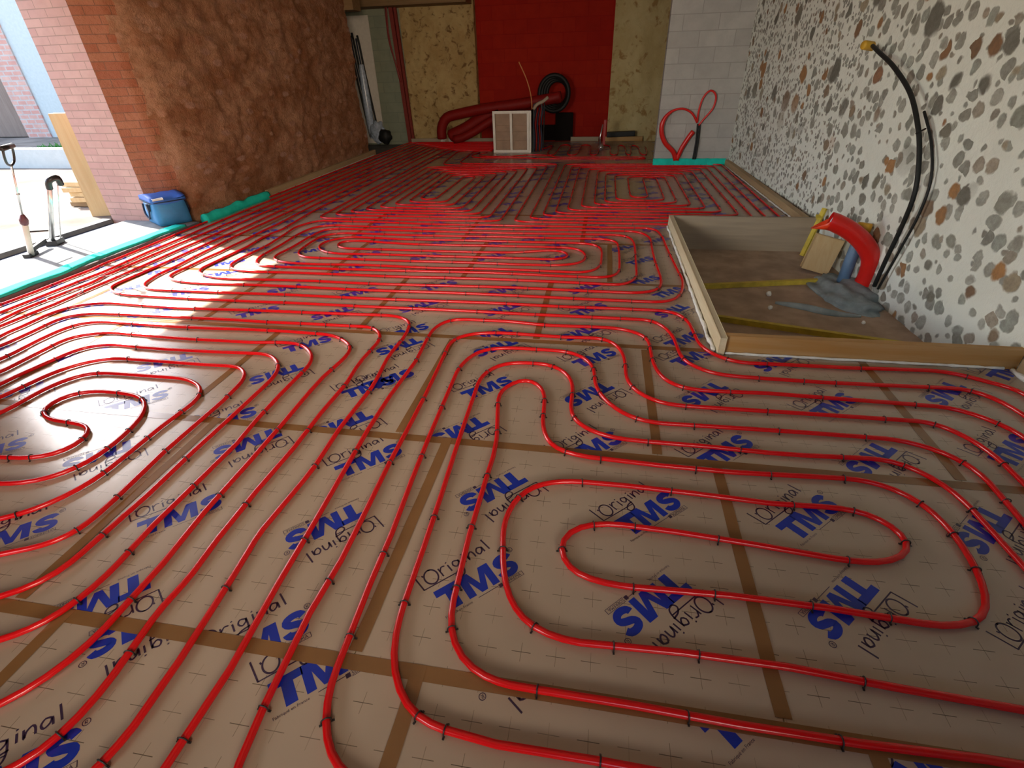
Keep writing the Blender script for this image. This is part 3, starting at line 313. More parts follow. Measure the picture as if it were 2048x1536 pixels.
CLIPS = [-1.579,0.725,-1.414,0.763,-1.13,0.844,-1.268,0.612,-1.278,0.376,-1.11,0.375,-0.955,0.438,-0.798,0.938,-0.645,0.751,-0.528,0.889,-0.377,0.948,-0.357,0.799,-0.79,0.538,-0.62,0.522,-0.389,0.572,-0.32,0.556,-0.121,0.85,0.119,0.842,0.361,0.851,0.189,1.05,0.439,1.057,-0.082,0.688,0.315,0.681,0.091,0.549,0.714,1.054,0.933,1.052,1.181,1.065,0.789,0.84,0.671,0.682,-2.735,1.631,-2.503,1.588,-2.29,1.819,-2.305,1.458,-2.154,1.549,-2.141,1.434,-2.155,1.293,-2.001,1.727,-2.011,1.525,-2.012,1.281,-1.858,1.88,-1.859,1.45,-1.841,1.168,-1.839,0.981,-1.73,1.412,-1.735,0.99,-1.578,1.269,-1.576,0.936,-1.429,1.226,-1.29,1.201,-2.146,1.015,-2.546,1.314,-2.45,1.319,-2.725,1.829,-2.484,1.848,-2.02,1.895,-1.579,1.782,-1.433,1.654,-1.292,1.682,-1.125,1.45,-0.817,1.5,-0.975,1.07,-0.993,1.563,-1.289,2.073,-1.134,2.019,-0.826,1.994,-0.708,1.932,-0.693,1.574,-0.541,1.246,-0.665,1.049,-0.388,1.493,-0.39,1.218,-0.439,1.999,-0.397,1.777,-0.253,1.138,-0.248,1.395,0.009,1.504,0.35,1.499,0.057,1.3,0.205,1.3,0.493,1.282,-0.069,1.154,-0.093,1.672,0.079,1.655,0.465,1.645,-0.211,2.079,-0.204,1.935,-0.076,2.147,-0.063,1.928,0.053,2.164,0.21,2.243,0.242,1.963,0.502,1.953,0.286,1.796,0.665,1.796,0.484,2.259,0.707,2.253,0.484,2.102,1.261,2.411,1.688,2.429,1.871,2.423,1.147,2.263,1.552,2.256,1.851,2.135,0.865,2.105,1.351,2.113,1.559,2.111,0.868,1.954,1.21,1.955,1.547,1.835,1.695,1.836,1.067,1.801,1.297,1.797,0.754,1.651,1.025,1.663,1.268,1.574,1.3,1.412,1.29,1.28,0.79,1.491,0.997,1.498,1.132,1.349,0.895,1.258,1.569,1.613,1.431,1.534,-1.761,2.229,-1.6,2.179,-1.447,2.503,-1.441,2.24,-1.308,2.464,-1.767,2.637,-1.188,2.822,-1.004,2.646,-0.989,2.381,-0.849,2.472,-0.844,2.682,-0.721,2.301,-0.565,2.307,-1.745,2.485,-1.954,2.494,-1.927,2.767,-1.586,2.767,-1.419,2.768,-1.428,2.942,-0.927,2.927,-0.71,2.952,-0.592,2.78,-0.596,2.564,-0.298,2.922,-0.189,2.775,0.072,2.771,0.336,2.819,0.346,2.683,0.35,2.543,-0.307,2.591,-0.137,2.595,-0.316,2.427,-0.199,2.427,0.028,2.42,0.024,2.314,0.199,2.461,0.162,3.078,0.375,3.072,0.609,3.117,0.505,2.554,0.762,2.6,0.866,2.412,-0.375,3.078,0.252,3.238,-0.235,3.228]

# ------------------------------------------------------------ room shell
def xw(y): return 1.985+0.045*(8.9-y)            # the stone wall on the right runs slightly askew
def grid_wall(name, path, z0, z1, step, amp, mats, seed, thick, mat_back=0, amp_fn=None, ys=1.0):
    """displaced front sheet along a plan path (room on its right-hand side) with a solid backing"""
    mb = MB(); mb.uv = []; pts = crom([(x, y, 0) for x, y in path], step) if False else None
    P = [Vector((x, y, 0)) for x, y in path]; L = [0]
    for a, b in zip(P, P[1:]): L.append(L[-1]+(b-a).length)
    nu = int(L[-1]/step)+1; nv = int((z1-z0)/step)+1
    def at(u):
        for i in range(len(L)-1):
            if u <= L[i+1] or i == len(L)-2:
                t = (u-L[i])/(L[i+1]-L[i]); d = (P[i+1]-P[i]).normalized(); return P[i].lerp(P[i+1], t), Vector((d.y, -d.x, 0))
    vs = []
    for i in range(nu+1):
        u = L[-1]*i/nu; p, nrm = at(u)
        for j in range(nv+1):
            z = z0+(z1-z0)*j/nv; q = p+Vector((0,0,z))+Vector((seed,0,0))
            a = amp*(amp_fn(u) if amp_fn else 1)
            q = Vector((q.x, q.y*ys, q.z)); h = noise.fractal(q*1.1, 0.7, 2.0, 3)*1.0+0.5*noise.fractal(q*4.0, 0.8, 2.0, 3)
            dd, _ = noise.voronoi(q*8.0); h += (0.5-dd[0])*1.0+0.45*noise.fractal(q*13.0, 0.9, 2.0, 2)
            vs.append(p+Vector((0,0,z))+nrm*(a*h)); mb.uv.append((u, z))
    fs = [(i*(nv+1)+j, (i+1)*(nv+1)+j, (i+1)*(nv+1)+j+1, i*(nv+1)+j+1) for i in range(nu) for j in range(nv)]
    mb.add(vs, fs, 0, True); return mb
wl = grid_wall('wall_left', [(-5.10,5.14),(-4.84,5.25),(-4.70,5.42),(-4.645,5.8),(-4.63,7.5),(-4.66,10.33)], -0.06, 3.1, 0.034, 0.045, None, 3.3, 1.0, ys=0.5, amp_fn=lambda u: 0.12+0.88*min(1, max(0, (u-0.35)/0.25)))
def ubox(mb, x0,x1,y0,y1,z0,z1,m):
    mb.box(x0,x1,y0,y1,z0,z1,m); mb.uv += [(2.0+v[0]+v[1], v[2]) for v in mb.v[len(mb.uv):]]
# solid core, brick reveal of the doorway, end face
n0 = len(wl.v)
core = [(-5.72,5.20),(-5.10,5.14),(-4.80,5.40),(-4.74,10.30),(-5.72,10.34)]
vs = [(x,y,-0.06) for x,y in core]+[(x,y,3.1) for x,y in core]
wl.add(vs, [(0,1,6,5)], 1); wl.uv += [(0,0)]*10
wl.add(vs, [(1,2,7,6),(2,3,8,7),(3,4,9,8),(4,0,5,9),(9,8,7,6,5),(0,1,2,3,4)], 0); wl.uv += [(2+x+y, z) for x,y,z in vs]
# near jamb, wall towards the camera and lintel over the doorway
ubox(wl, -5.72,-4.66,-2.7,2.72,-0.06,3.1,0); ubox(wl, -5.72,-4.66,2.72,5.19,2.50,3.1,0)
struct(wl.build('wall_left', [M['rubble'], M['reveal']]))
# right stone wall
wr = grid_wall('wall_right', [(xw(9.5),9.5),(xw(-2.7),-2.7)], -0.4, 3.1, 0.06, 0.008, None, 9.1, 0.5)
vs = [(xw(9.5)+.03,9.5),(xw(-2.7)+.03,-2.7),(xw(-2.7)+.5,-2.7),(xw(9.5)+.5,9.5)]; v8 = [(x,y,-0.4) for x,y in vs]+[(x,y,3.1) for x,y in vs]
wr.add(v8, [(0,1,5,4),(1,2,6,5),(2,3,7,6),(3,0,4,7),(7,6,5,4)]); wr.uv += [(0,0)]*8
struct(wr.build('wall_right', [M['lime']]))
# back wall: green-grey blockwork, ochre render, recessed red infill, pale ochre part
b = MB(); b.box(-5.9,-4.42,12.42,12.8,-0.3,3.1); struct(b.build('wall_back', [M['green_block']]))
b = grid_wall('wall_back', [(-4.42,12.40),(-2.84,12.40)], -0.06, 3.1, 0.04, 0.04, None, 1.7, 0.3)
k0 = len(b.v); b.box(-4.42,-2.84,12.46,12.8,-0.3,3.1); b.uv += [(0,0)]*(len(b.v)-k0); struct(b.build('wall_back.001', [M['ochre']]))
b = MB(); b.box(-2.86,0.05,12.62,12.85,-0.3,3.1); struct(b.build('wall_back.002', [M['red_infill']]))
b = grid_wall('wall_back', [(0.03,12.42),(2.4,12.42)], -0.06, 3.1, 0.04, 0.03, None, 6.2, 0.3)
k0 = len(b.v); b.box(0.03,2.4,12.46,12.8,-0.3,3.1); b.uv += [(0,0)]*(len(b.v)-k0); struct(b.build('wall_back.003', [M['ochre_block']]))
b = MB(); b.box(-5.9,-5.72,10.3,12.8,-0.3,3.1); struct(b.build('wall_back.004', [M['green_block']]))
b = MB(); b.box(1.9,2.6,9.36,12.8,-0.3,3.1); struct(b.build('wall_right.001', [M['ochre_block']]))
# grey block partition standing out from the right wall
b = MB(); b.box(0.815,2.02,9.15,9.35,-0.06,3.1); struct(b.build('wall_partition', [M['block']]))
# wall behind the camera with two openings added for the fill light
b = MB(); xs_ = [-5.72,-3.65,-2.15,0.15,1.65,3.0]
for i in range(5):
    if i in (1,3): b.box(xs_[i],xs_[i+1],-2.9,-2.6,-0.3,1.1); b.box(xs_[i],xs_[i+1],-2.9,-2.6,2.4,3.1)
    else: b.box(xs_[i],xs_[i+1],-2.9,-2.6,-0.3,3.1)
struct(b.build('wall_front', [M['ochre']]))
b = MB(); b.box(-5.9,3.2,-2.9,12.85,3.1,3.25); struct(b.build('ceiling', [M['ceil']]))
b = MB(); b.box(-5.72,-2.86,11.9,12.44,2.52,2.80); struct(b.build('trim_1', [M['beam']]))
b = MB(); b.box(-5.72,-4.5,10.30,10.62,2.34,3.08); struct(b.build('trim_2', [M['beam']]))
# floor slab under the boards, with the sunken pit by the stone wall
b = MB(); PZ = -0.22
for x0,x1,y0,y1 in ((-5.72,0.695,-2.7,12.7),(0.695,2.9,-2.7,2.69),(0.695,2.6,5.405,12.7)): b.box(x0,x1,y0,y1,-0.40,-0.061)
b.box(0.695,2.9,2.69,5.405,-0.40,PZ,1); struct(b.build('floor', [M['concrete'], M['dust']]))
# raised doorway slab ; its dark sunken strip stands in for a cast shadow
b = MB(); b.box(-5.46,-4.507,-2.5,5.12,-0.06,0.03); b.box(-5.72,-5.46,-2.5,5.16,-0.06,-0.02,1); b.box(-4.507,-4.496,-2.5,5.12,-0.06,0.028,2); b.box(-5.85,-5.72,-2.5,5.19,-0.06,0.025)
struct(b.build('threshold_slab', [M['concrete'], M['navy'], plain('shaded_slab_edge', (0.10,0.10,0.10), 0.8)]))  # dark grey edge colour paints shade onto the slab's room-side face
b = MB(); b.box(-60,-5.85,-30,60,-0.3,0.0); struct(b.build('ground', [M['sand']]))

# ------------------------------------------------------------ insulation boards, one object each
def letter_mesh():
    """the print: TMS block letters, handwritten flourish above, small print below; local x = reading direction"""
    mb = MB(); H = 0.09
    def poly(ps, m=0): mb.add([(x,y,0) for x,y in ps], [tuple(range(len(ps)))], m)
    def ribbon(ps, w, m=1, n=3, sm=True):
        q = crom([(x,y,0) for x,y in ps], 0.006) if sm else [Vector((x,y,0)) for x,y in ps]
        vs = []
        for i, p in enumerate(q):
            t = q[min(i+1,len(q)-1)]-q[max(i-1,0)]; t.normalize(); s = Vector((-t.y,t.x,0)); ww = w(i/(len(q)-1)) if callable(w) else w
            vs += [p-s*ww/2, p+s*ww/2]
        mb.add(vs, [(2*i,2*i+2,2*i+3,2*i+1) for i in range(len(q)-1)], m)
    poly([(-.143,.064),(-.052,.064),(-.052,H),(-.143,H)]); poly([(-.112,0),(-.080,0),(-.080,.065),(-.112,.065)])
    # M as a single outline
    poly([(-.056,0),(-.030,0),(-.030,.058),(-.056,H)]); poly([(.058,0),(.058,H),(.032,.058),(.032,0)])
    poly([(-.056,H),(-.030,.058),(-.010,0),(.001,.032),(-.020,H)]); poly([(.058,H),(.022,H),(.001,.032),(-.010,0),(.012,0),(.032,.058)])
    ribbon([(.134,.066),(.126,.077),(.106,.079),(.089,.073),(.083,.062),(.092,.051),(.110,.045),(.127,.037),(.130,.024),(.118,.012),(.098,.010),(.082,.017),(.078,.027)], 0.025, 0)
    # underline stroke of the big L and the handwriting
    ribbon([(-.172,.185),(-.163,.112)], .0052, 1, sm=False); ribbon([(-.164,.113),(-.015,.113)], .0042, 1, sm=False)
    ribbon([(-.148,.168),(-.146,.160)], .0052)
    ribbon([(-.122+.023*math.cos(a*math.pi/8+1.2), .147+.029*math.sin(a*math.pi/8+1.2)) for a in range(18)], .0056)
    ribbon([(-.090,.163),(-.086,.125)], .0052); ribbon([(-.088,.148),(-.078,.162),(-.066,.160)], .0052)
    ribbon([(-.056,.158),(-.053,.128)], .0056); ribbon([(-.058,.171),(-.056,.167)], .006)
    ribbon([(-.018,.155),(-.034,.160),(-.040,.146),(-.030,.135),(-.018,.146),(-.017,.158),(-.014,.120),(-.022,.096),(-.042,.090),(-.050,.104),(-.036,.118),(-.010,.124)], .0056)
    ribbon([(.002,.160),(.004,.132)], .0056); ribbon([(.001,.172),(.003,.168)], .006)
    ribbon([(.016,.160),(.019,.132),(.022,.150),(.034,.161),(.041,.153),(.043,.132)], .0058)
    ribbon([(.076,.157),(.062,.162),(.053,.148),(.060,.134),(.073,.143),(.077,.158),(.080,.134)], .0058)
    ribbon([(.092,.186),(.099,.134)], .0058)
    # registered mark
    ribbon([(.154+.0095*math.cos(a*math.pi/6), .090+.0095*math.sin(a*math.pi/6)) for a in range(13)], .0022)
    ribbon([(.151,.085),(.151,.095),(.156,.0945),(.156,.090),(.151,.090),(.157,.085)], .0018, sm=False)
    # thin rule and maker's box under the letters
    poly([(-.030,-.0115),(.045,-.0115),(.045,-.0095),(-.030,-.0095)], 1)
    poly([(.046,-.020),(.060,-.020),(.060,-.006),(.046,-.006)], 1)
    for a0,a1,b0,b1 in ((.062,.140,-.022,-.0205),(.062,.140,-.0055,-.004),(.138,.140,-.022,-.004)): poly([(a0,b0),(a1,b0),(a1,b1),(a0,b1)], 1)
    return mb
def text_polys(txt, size, x, y):
    c = bpy.data.curves.new('t', 'FONT'); c.body = txt; c.size = size; c.resolution_u = 2
    o = bpy.data.objects.new('t', c); COL.objects.link(o); dg = bpy.context.evaluated_depsgraph_get()
    me = bpy.data.meshes.new_from_object(o.evaluated_get(dg)); r = ([(v.co.x+x, v.co.y+y, 0) for v in me.vertices], [tuple(p.vertices) for p in me.polygons])
    bpy.data.objects.remove(o, do_unlink=True); bpy.data.curves.remove(c); bpy.data.meshes.remove(me); return r
LOGO = letter_mesh()
for t, s_, x, y in (('Fabriqué en France', 0.0125, -.150, -.0165), ('SOPREMA', 0.0155, .0635, -.0185)):
    a_, f_ = text_polys(t, s_, x, y); LOGO.add(a_, f_, 1)
def logo_bm(cx, cy, deg, rect):
    bm = bmesh.new(); vs = [bm.verts.new(v) for v in LOGO.v]
    for f, m in zip(LOGO.f, LOGO.m):
        try: fc = bm.faces.new([vs[i] for i in f]); fc.material_index = m
        except ValueError: pass
    bmesh.ops.transform(bm, matrix=Matrix.Translation((cx, cy, 0.0004)) @ Matrix.Rotation(R(deg), 4, 'Z') @ Matrix.Translation((0,-.045,0)), verts=bm.verts)
    for co, no in (((rect[0],0,0),(-1,0,0)),((rect[1],0,0),(1,0,0)),((0,rect[2],0),(0,-1,0)),((0,rect[3],0),(0,1,0))):
        bmesh.ops.bisect_plane(bm, geom=bm.verts[:]+bm.edges[:]+bm.faces[:], plane_co=co, plane_no=no, clear_outer=True)
    return bm
ROW0, DY, DX = -0.3225, 1.0125, 1.172
OFF = {0:-0.42, 1:-0.62, 2:-0.857, 3:-0.34, 4:0.11, 5:-0.15, 6:-0.62, 7:-0.1, 8:-0.5, 9:0.2, 10:-0.3, 11:-0.7, 12:-0.2}
ALLOWED = [(-4.49,2.24,-0.33,2.69),(-4.49,0.70,2.69,5.41),(-4.50,1.985,5.41,9.13),(-4.50,0.80,9.13,9.37),(-4.52,1.88,9.37,12.22)]
ORD = ['nearest','second','third','fourth','fifth','sixth','seventh','eighth','ninth','tenth','eleventh','twelfth','last']
NTH = ['leftmost','second from the left','third from the left','fourth from the left','fifth from the left','sixth from the left','rightmost']
seams = {}
# print centres measured in the nearest rows; elsewhere the lattice of the print
LOGO_UP = "-0.317,1.005 0.256,1.385 0.838,1.45 -0.69,0.658 0.834,0.644 -1.331,0.296 -0.919,0.697 -1.528,1.127 -2.70,1.338 -2.095,0.94 -2.33,1.80 -1.754,1.713 -0.921,1.528 -1.16,2.09 -0.528,2.162 0.042,1.745 0.61,1.796 1.187,2.218 1.803,1.962 -1.085,2.176 -1.75,2.515 -1.183,2.759 -0.593,2.162 -2.363,2.935 0.026,2.553 0.56,2.845 0.576,2.628 -0.029,3.229 -1.78,3.36 -1.20,3.56 0.38,3.82 0.54,3.60 0.37,4.29 1.42,1.07"
LOGO_DOWN = "0.242,1.009 0.824,1.087 -0.348,1.424 -0.936,1.157 -1.524,0.75 -1.531,1.567 -2.151,1.399 -1.157,1.76 -0.581,1.785 0.007,2.173 0.588,2.247 1.765,2.402 1.198,1.827 1.425,1.477 -1.163,2.557 -0.57,2.611 -1.744,2.158 -1.812,2.975 -0.631,2.769 -0.07,2.869 0.529,3.271 -1.24,3.16 -0.63,3.17 -2.40,3.38 -0.67,3.53 -0.08,3.62 -2.75,0.95"
NEARLOGO = [(*map(float, s.split(',')), a, None) for t_, a in ((LOGO_UP, 43), (LOGO_DOWN, -135)) for s in t_.split()]
NEARLOGO = [n_ for k_, n_ in enumerate(NEARLOGO) if not any(abs(n_[0]-q_[0])+abs(n_[1]-q_[1]) < .12 for q_ in NEARLOGO[:k_])]
NEARLOGO += [(-1.318, 0.705, -135, 0), (-0.149, 0.795, -135, 0), (0.467, 0.739, 43, 0)]
rows_n = 13
for r in range(rows_n):
    y0 = ROW0+DY*r; y1 = y0+DY; offx = OFF[r]; edges = []
    k = -5
    while offx+DX*k < -4.6: k += 1
    xs_ = [offx+DX*j for j in range(k-1, k+8)]
    cells = []
    for xa, xb in zip(xs_, xs_[1:]):
        rects = []
        for (ax0,ax1,ay0,ay1) in ALLOWED:
            q = (max(xa,ax0), min(xb,ax1), max(y0,ay0), min(y1,ay1))
            if q[1]-q[0] > 0.04 and q[3]-q[2] > 0.02: rects.append(q)
        if rects: cells.append((xa, xb, rects))
    for i, (xa, xb, rects) in enumerate(cells):
        mb = MB(); g = 0.0012
        for q in rects: mb.box(q[0]+(g if q[0]==xa else 0), q[1]-(g if q[1]==xb else 0), q[2]+(g if q[2]==y0 else 0), q[3]-(g if q[3]==y1 else 0), -0.06, 0.0)
        mb.m = [0 if f % 6 == 1 else 3 for f in range(len(mb.f))]
        lg = [((x, y), d) for x, y, d, rw in NEARLOGO if xa <= x < xb and (rw == r if rw is not None else y0 <= y < y1)]
        for ix, fx in enumerate((0.10,0.60)):
            for iy, fy in enumerate((0.10,0.49,0.90)):
                c = (xa+fx*DX, y0+fy*DY+0.02*((i*7+r*3) % 5))
                if not any(abs(c[0]-n_[0])<.42 and abs(c[1]-n_[1])<.33 for n_ in NEARLOGO): lg.append((c, 43 if (ix+iy+i) % 2 else -135))
        for c, d in lg:
            for q in rects:
                if q[0]-.25 < c[0] < q[1]+.25 and q[2]-.25 < c[1] < q[3]+.25:
                    bm = logo_bm(c[0], c[1], d, q)
                    b0 = len(mb.v); bm.verts.index_update()
                    mb.v += [v.co[:] for v in bm.verts]
                    for f in bm.faces: mb.f.append([b0+v.index for v in f.verts]); mb.m.append(1 if f.material_index == 0 else 2); mb.sm.append(False)
                    bm.free()
        ox, oy = rects[0][0], rects[0][2]
        o = mb.build('insulation_board', [M['panel'], M['blue_ink'], M['dark_ink'], M['foam_core']], None, (ox, oy, -0.06))
        if r == 0: rn = 'the row nearest the camera'
        elif r == rows_n-1: rn = 'the row along the back wall'
        else: rn = 'the %s row from the camera' % ORD[r]
        tag(o, 'tan printed insulation board in %s, %s' % (rn, NTH[min(i,6)] if i < len(cells)-1 else 'rightmost'), 'insulation board', 'printed insulation boards covering the floor')
        seams.setdefault(r, []).append((xa, xb, rects))
# brown tape over the seams
def tape(x0, x1, y0, y1, z, label):
    mb = MB(); n = max(2, int(max(x1-x0, y1-y0)/0.12)); long_x = (x1-x0) > (y1-y0); vs = []
    for i in range(n+1):
        t = i/n; j = 0.0025*noise.noise(Vector((x0*3+t*9, y0*5, 1.3)))
        if long_x: x = x0+(x1-x0)*t; vs += [(x,y0+j,z-.0003),(x,y1+j,z-.0003),(x,y0+j,z),(x,y1+j,z)]
        else: y = y0+(y1-y0)*t; vs += [(x1+j,y,z-.0003),(x0+j,y,z-.0003),(x1+j,y,z),(x0+j,y,z)]
    fs = []
    for i in range(n):
        a = 4*i; b_ = a+4; fs += [(a,a+1,b_+1,b_),(a+2,b_+2,b_+3,a+3),(a,b_,b_+2,a+2),(a+1,a+3,b_+3,b_+1)]
    fs += [(0,2,3,1),(4*n,4*n+1,4*n+3,4*n+2)]
    mb.add(vs, fs); o = mb.build('tape_strip', [M['tape']], None, ((x0+x1)/2,(y0+y1)/2,z-.0003)); return tag(o, label, 'tape', 'brown tape strips over the board seams')
for k in range(1, 7):
    y = ROW0+DY*k; x1 = 2.2 if y < 2.6 else 0.66
    if k == 3: x1 = 0.66
    tape(-4.4, x1, y-.022, y+.022, 0.0010, 'long brown tape strip across the room on the %s cross seam from the camera' % ORD[k-1])
for r in range(0, 6):
    L_ = [c for c in seams[r]]; js = [c[1] for c in L_[:-1]]
    for i, x in enumerate(js):
        y0 = max(ROW0+DY*r, -0.33); y1 = ROW0+DY*(r+1)
        if x > 0.66 and r in (3,4): continue
        if r == 2: y1 = min(y1, 2.66)
        if r == 5 and x > 0.66: y0 = 5.42
        tape(x-.021, x+.021, y0+.03, y1+.02, 0.0018, 'brown tape strip between boards of the %s row from the camera, %s' % (ORD[r], NTH[i] if i < len(js)-1 else 'rightmost'))

# ------------------------------------------------------------ heating pipes, one object per circuit
PR = 0.0105
PIPE_LABEL = {
 'near_right': 'red heating pipe coiled in the nearest loop on the right, beside the pit',
 'near_left': 'red heating pipe wound round the hooked end in the sunlit left foreground',
 'middle': 'red heating pipe of the long flat oval loop in mid-room left of the pit',
 'edge': 'outermost pair of red heating pipe running along the turquoise strip and left wall',
 'far_left': 'red heating pipe of the far loop between the left rubble wall and room centre',
 'far_right': 'red heating pipe of the far loop in front of the grey block partition',
 'back_crate': 'red heating pipe in the narrow pair lying just in front of the crate',
 'back_right': 'red heating pipe zigzagging on the floor right of the crate by the back wall'}
PATH = {}
for k, fl in CIRC.items():
    q = crom([(fl[i], fl[i+1], 0) for i in range(0, len(fl), 2)], 0.045)
    # even out the hand-measured points a little, then thin straight stretches
    for _ in range(4):
        q = [q[0]]+[(q[i-1]+2*q[i]+q[i+1])/4 for i in range(1, len(q)-1)]+[q[-1]]
    out = [q[0]]
    for a in q[1:]:
        if (a-out[-1]).length > 0.02: out.append(a)
    thin = [out[0]]
    for i in range(1, len(out)-1):
        d1 = (out[i]-thin[-1]); d2 = (out[i+1]-out[i])
        if d1.length > 0.25 or d1.angle(d2, 0) > 0.05: thin.append(out[i])
    thin.append(out[-1]); PATH[k] = out
    mb = MB(); mb.tube([Vector((p.x, p.y, PR+0.0022)) for p in thin], PR, 10)
    tag(mb.build('heating_pipe', [M['pipe']], None, (thin[0].x, thin[0].y, 0.002)), PIPE_LABEL[k], 'heating pipe', 'red underfloor heating pipes')

# ------------------------------------------------------------ clips pinning the pipes
mb = MB(); rr = PR+0.0022
arc = [Vector((-rr-.001, 0, 0.0))]+[Vector((rr*math.cos(a), 0, PR+.0022+rr*math.sin(a))) for a in [math.pi*(1-i/10) for i in range(11)]]+[Vector((rr+.001, 0, 0.0))]
mb.tube(arc, 0.0021, 6); mb.beam((-rr-.007,0,.0025),(-rr+.002,0,.0032),.005,.003); mb.beam((rr-.002,0,.0032),(rr+.007,0,.0025),.005,.003)
clip0 = mb.build('pipe_clip', [M['clip']]); clip_me = clip0.data; bpy.data.objects.remove(clip0)
allp = [(k, i) for k in PATH for i in range(len(PATH[k]))]
def tang(k, i): q = PATH[k]; return q[min(i+1,len(q)-1)]-q[max(i-1,0)]
cl = []
for j in range(0, len(CLIPS), 2):
    c = Vector((CLIPS[j], CLIPS[j+1], 0)); best = min(((PATH[k][i]-c).length_squared, k, i) for k in ('near_right','near_left') for i in range(0, len(PATH[k])))
    cl.append((best[1], PATH[best[1]][best[2]], tang(best[1], best[2])))
for k in PATH:
    acc = 0.2; nxt = 0.45
    for i in range(1, len(PATH[k])):
        acc += (PATH[k][i]-PATH[k][i-1]).length
        if acc > nxt:
            acc = 0; nxt = 0.36+0.22*random.random(); p = PATH[k][i]
            if k in ('near_right','near_left') and p.y < 2.35 and p.x > -2.6: continue
            if any((p-c[1]).length < 0.12 for c in cl): continue
            cl.append((k, p.copy(), tang(k, i)))
def camdist(p): return (p-Vector((0,0,CAM_H))).length + (50 if (p.y < 0.32 or p.x > 2.0 and p.y < 2) else 0)
cl.sort(key=lambda c: camdist(c[1]))
CLIP_LABEL = {'near_right': 'black clip pinning the nearest right-hand loop of red pipe to the boards', 'near_left': 'black clip pinning the left foreground loop of red pipe to the boards',
 'middle': 'black clip pinning the long oval mid-room loop of red pipe to the boards', 'edge': 'black clip pinning the outermost red pipe pair beside the turquoise strip',
 'far_left': 'black clip pinning the far left loop of red pipe', 'far_right': 'black clip pinning the far loop of red pipe before the block partition', 'back_crate': 'black clip on the red pipe pair before the crate', 'back_right': 'black clip on the zigzag red pipe right of the crate'}
rest = MB()
for n_, (k, p, t) in enumerate(cl):
    ang = math.atan2(t.y, t.x)-math.pi/2+random.uniform(-.12,.12)
    if n_ < 300:
        o = bpy.data.objects.new('pipe_clip', clip_me); COL.objects.link(o); o.location = (p.x, p.y, 0.0006); o.rotation_euler = (0,0,ang)
        tag(o, CLIP_LABEL[k], 'clip', CLIP_LABEL[k].replace('black clip', 'black clips'))
    else:
        ca, sa = math.cos(ang), math.sin(ang); b0 = len(rest.v)
        rest.v += [(p.x+v.co.x*ca-v.co.y*sa, p.y+v.co.x*sa+v.co.y*ca, v.co.z+.0006) for v in clip_me.vertices]
        for f in clip_me.polygons: rest.f.append([b0+i for i in f.vertices]); rest.m.append(0); rest.sm.append(f.use_smooth)
tag(rest.build('pipe_clips', [M['clip']]), 'scatter of tiny black clips on the distant red pipes', 'clips', None, 'stuff')

# ------------------------------------------------------------ boards round the pit, foam beads, edge strips
def plank(name, a, b, w, z0, z1, mat, label, cat='board', m2=None):
    a, b = Vector((*a,0)), Vector((*b,0)); mb = MB(); mb.beam(a+Vector((0,0,(z0+z1)/2)), b+Vector((0,0,(z0+z1)/2)), w, z1-z0, 0, bev=0.003)
    return tag(mb.build(name, [mat], None, ((a.x+b.x)/2,(a.y+b.y)/2,z0)), label, cat)
plank('formwork_board', (0.735,2.66),(0.715,5.40), 0.036, PZ, 0.115, M['pale_board'], 'pale formwork board with white foam along its foot on the left side of the pit')
plank('formwork_board', (0.755,2.71),(xw(2.71)-.02,2.71), 0.036, PZ, 0.115, M['board_x'], 'orange-lit formwork board closing the near side of the pit')
plank('formwork_board', (0.74,5.385),(xw(5.38)-.02,5.385), 0.034, PZ, 0.115, M['board_grey'], 'weathered wide board closing the far side of the pit')
plank('edge_board', (1.955,9.10),(2.045,5.43), 0.06, -0.06, 0.085, M['board'], 'timber edge board along the foot of the pebbled wall beyond the pit')
plank('edge_board', (xw(2.65)-.035,2.64),(xw(0.2)-.04,0.2), 0.045, -0.06, 0.09, M['board'], 'timber edge board along the pebbled wall in the right foreground')
plank('edge_board', (-4.535,6.55),(-4.57,10.40), 0.045, -0.06, 0.085, M['board'], 'timber edge board along the foot of the rubble wall on the left')
plank('edge_board', (-4.45,12.27),(-2.35,12.27), 0.03, 0.0, 0.075, M['board_grey'], 'low grey board against the back wall left of the crate')
plank('edge_board', (-0.75,12.27),(-0.14,12.27), 0.03, 0.0, 0.085, M['board_grey'], 'short low board against the red infill right of the crate')
plank('edge_board', (0.0,12.27),(0.80,12.27), 0.03, 0.0, 0.085, M['board_x'], 'low tan board against the back wall beside the block partition')
def bead(name, a, b, r, z, label, seed):
    mb = MB(); a, b = Vector((*a,z)), Vector((*b,z)); n = int((b-a).length/0.03); pts = []; rs = []
    sd_ = (b-a).cross(Vector((0,0,1))).normalized()
    for i in range(n+1):
        w = noise.noise(Vector((i*0.23, seed, 0))); w2 = noise.noise(Vector((i*0.6, seed+5, 2)))
        pts.append(a.lerp(b, i/n)+sd_*(w*r*0.7)); rs.append(r*(0.75+0.5*w2+0.25*w))
    mb.tube(pts, [max(0.003,x) for x in rs], 8); return tag(mb.build(name, [M['pufoam']], None, ((a.x+b.x)/2,(a.y+b.y)/2,0)), label, 'foam')
bead('foam_bead', (0.700,2.70),(0.690,5.36), 0.016, 0.012, 'bead of white expanding foam along the left board of the pit', 1)
bead('foam_bead', (0.76,2.683),(2.18,2.683), 0.010, 0.008, 'thin bead of white foam along the near board of the pit', 2)
bead('foam_bead', (2.205,2.66),(2.27,1.2), 0.016, 0.012, 'ragged white foam along the edge board in the right foreground', 3)
bead('foam_bead', (1.915,9.0),(2.005,5.45), 0.012, 0.010, 'patchy white foam along the edge board beyond the pit', 4)
bead('foam_bead', (-4.505,6.6),(-4.54,10.3), 0.008, 0.006, 'thin pale foam line along the edge board of the left wall', 5)
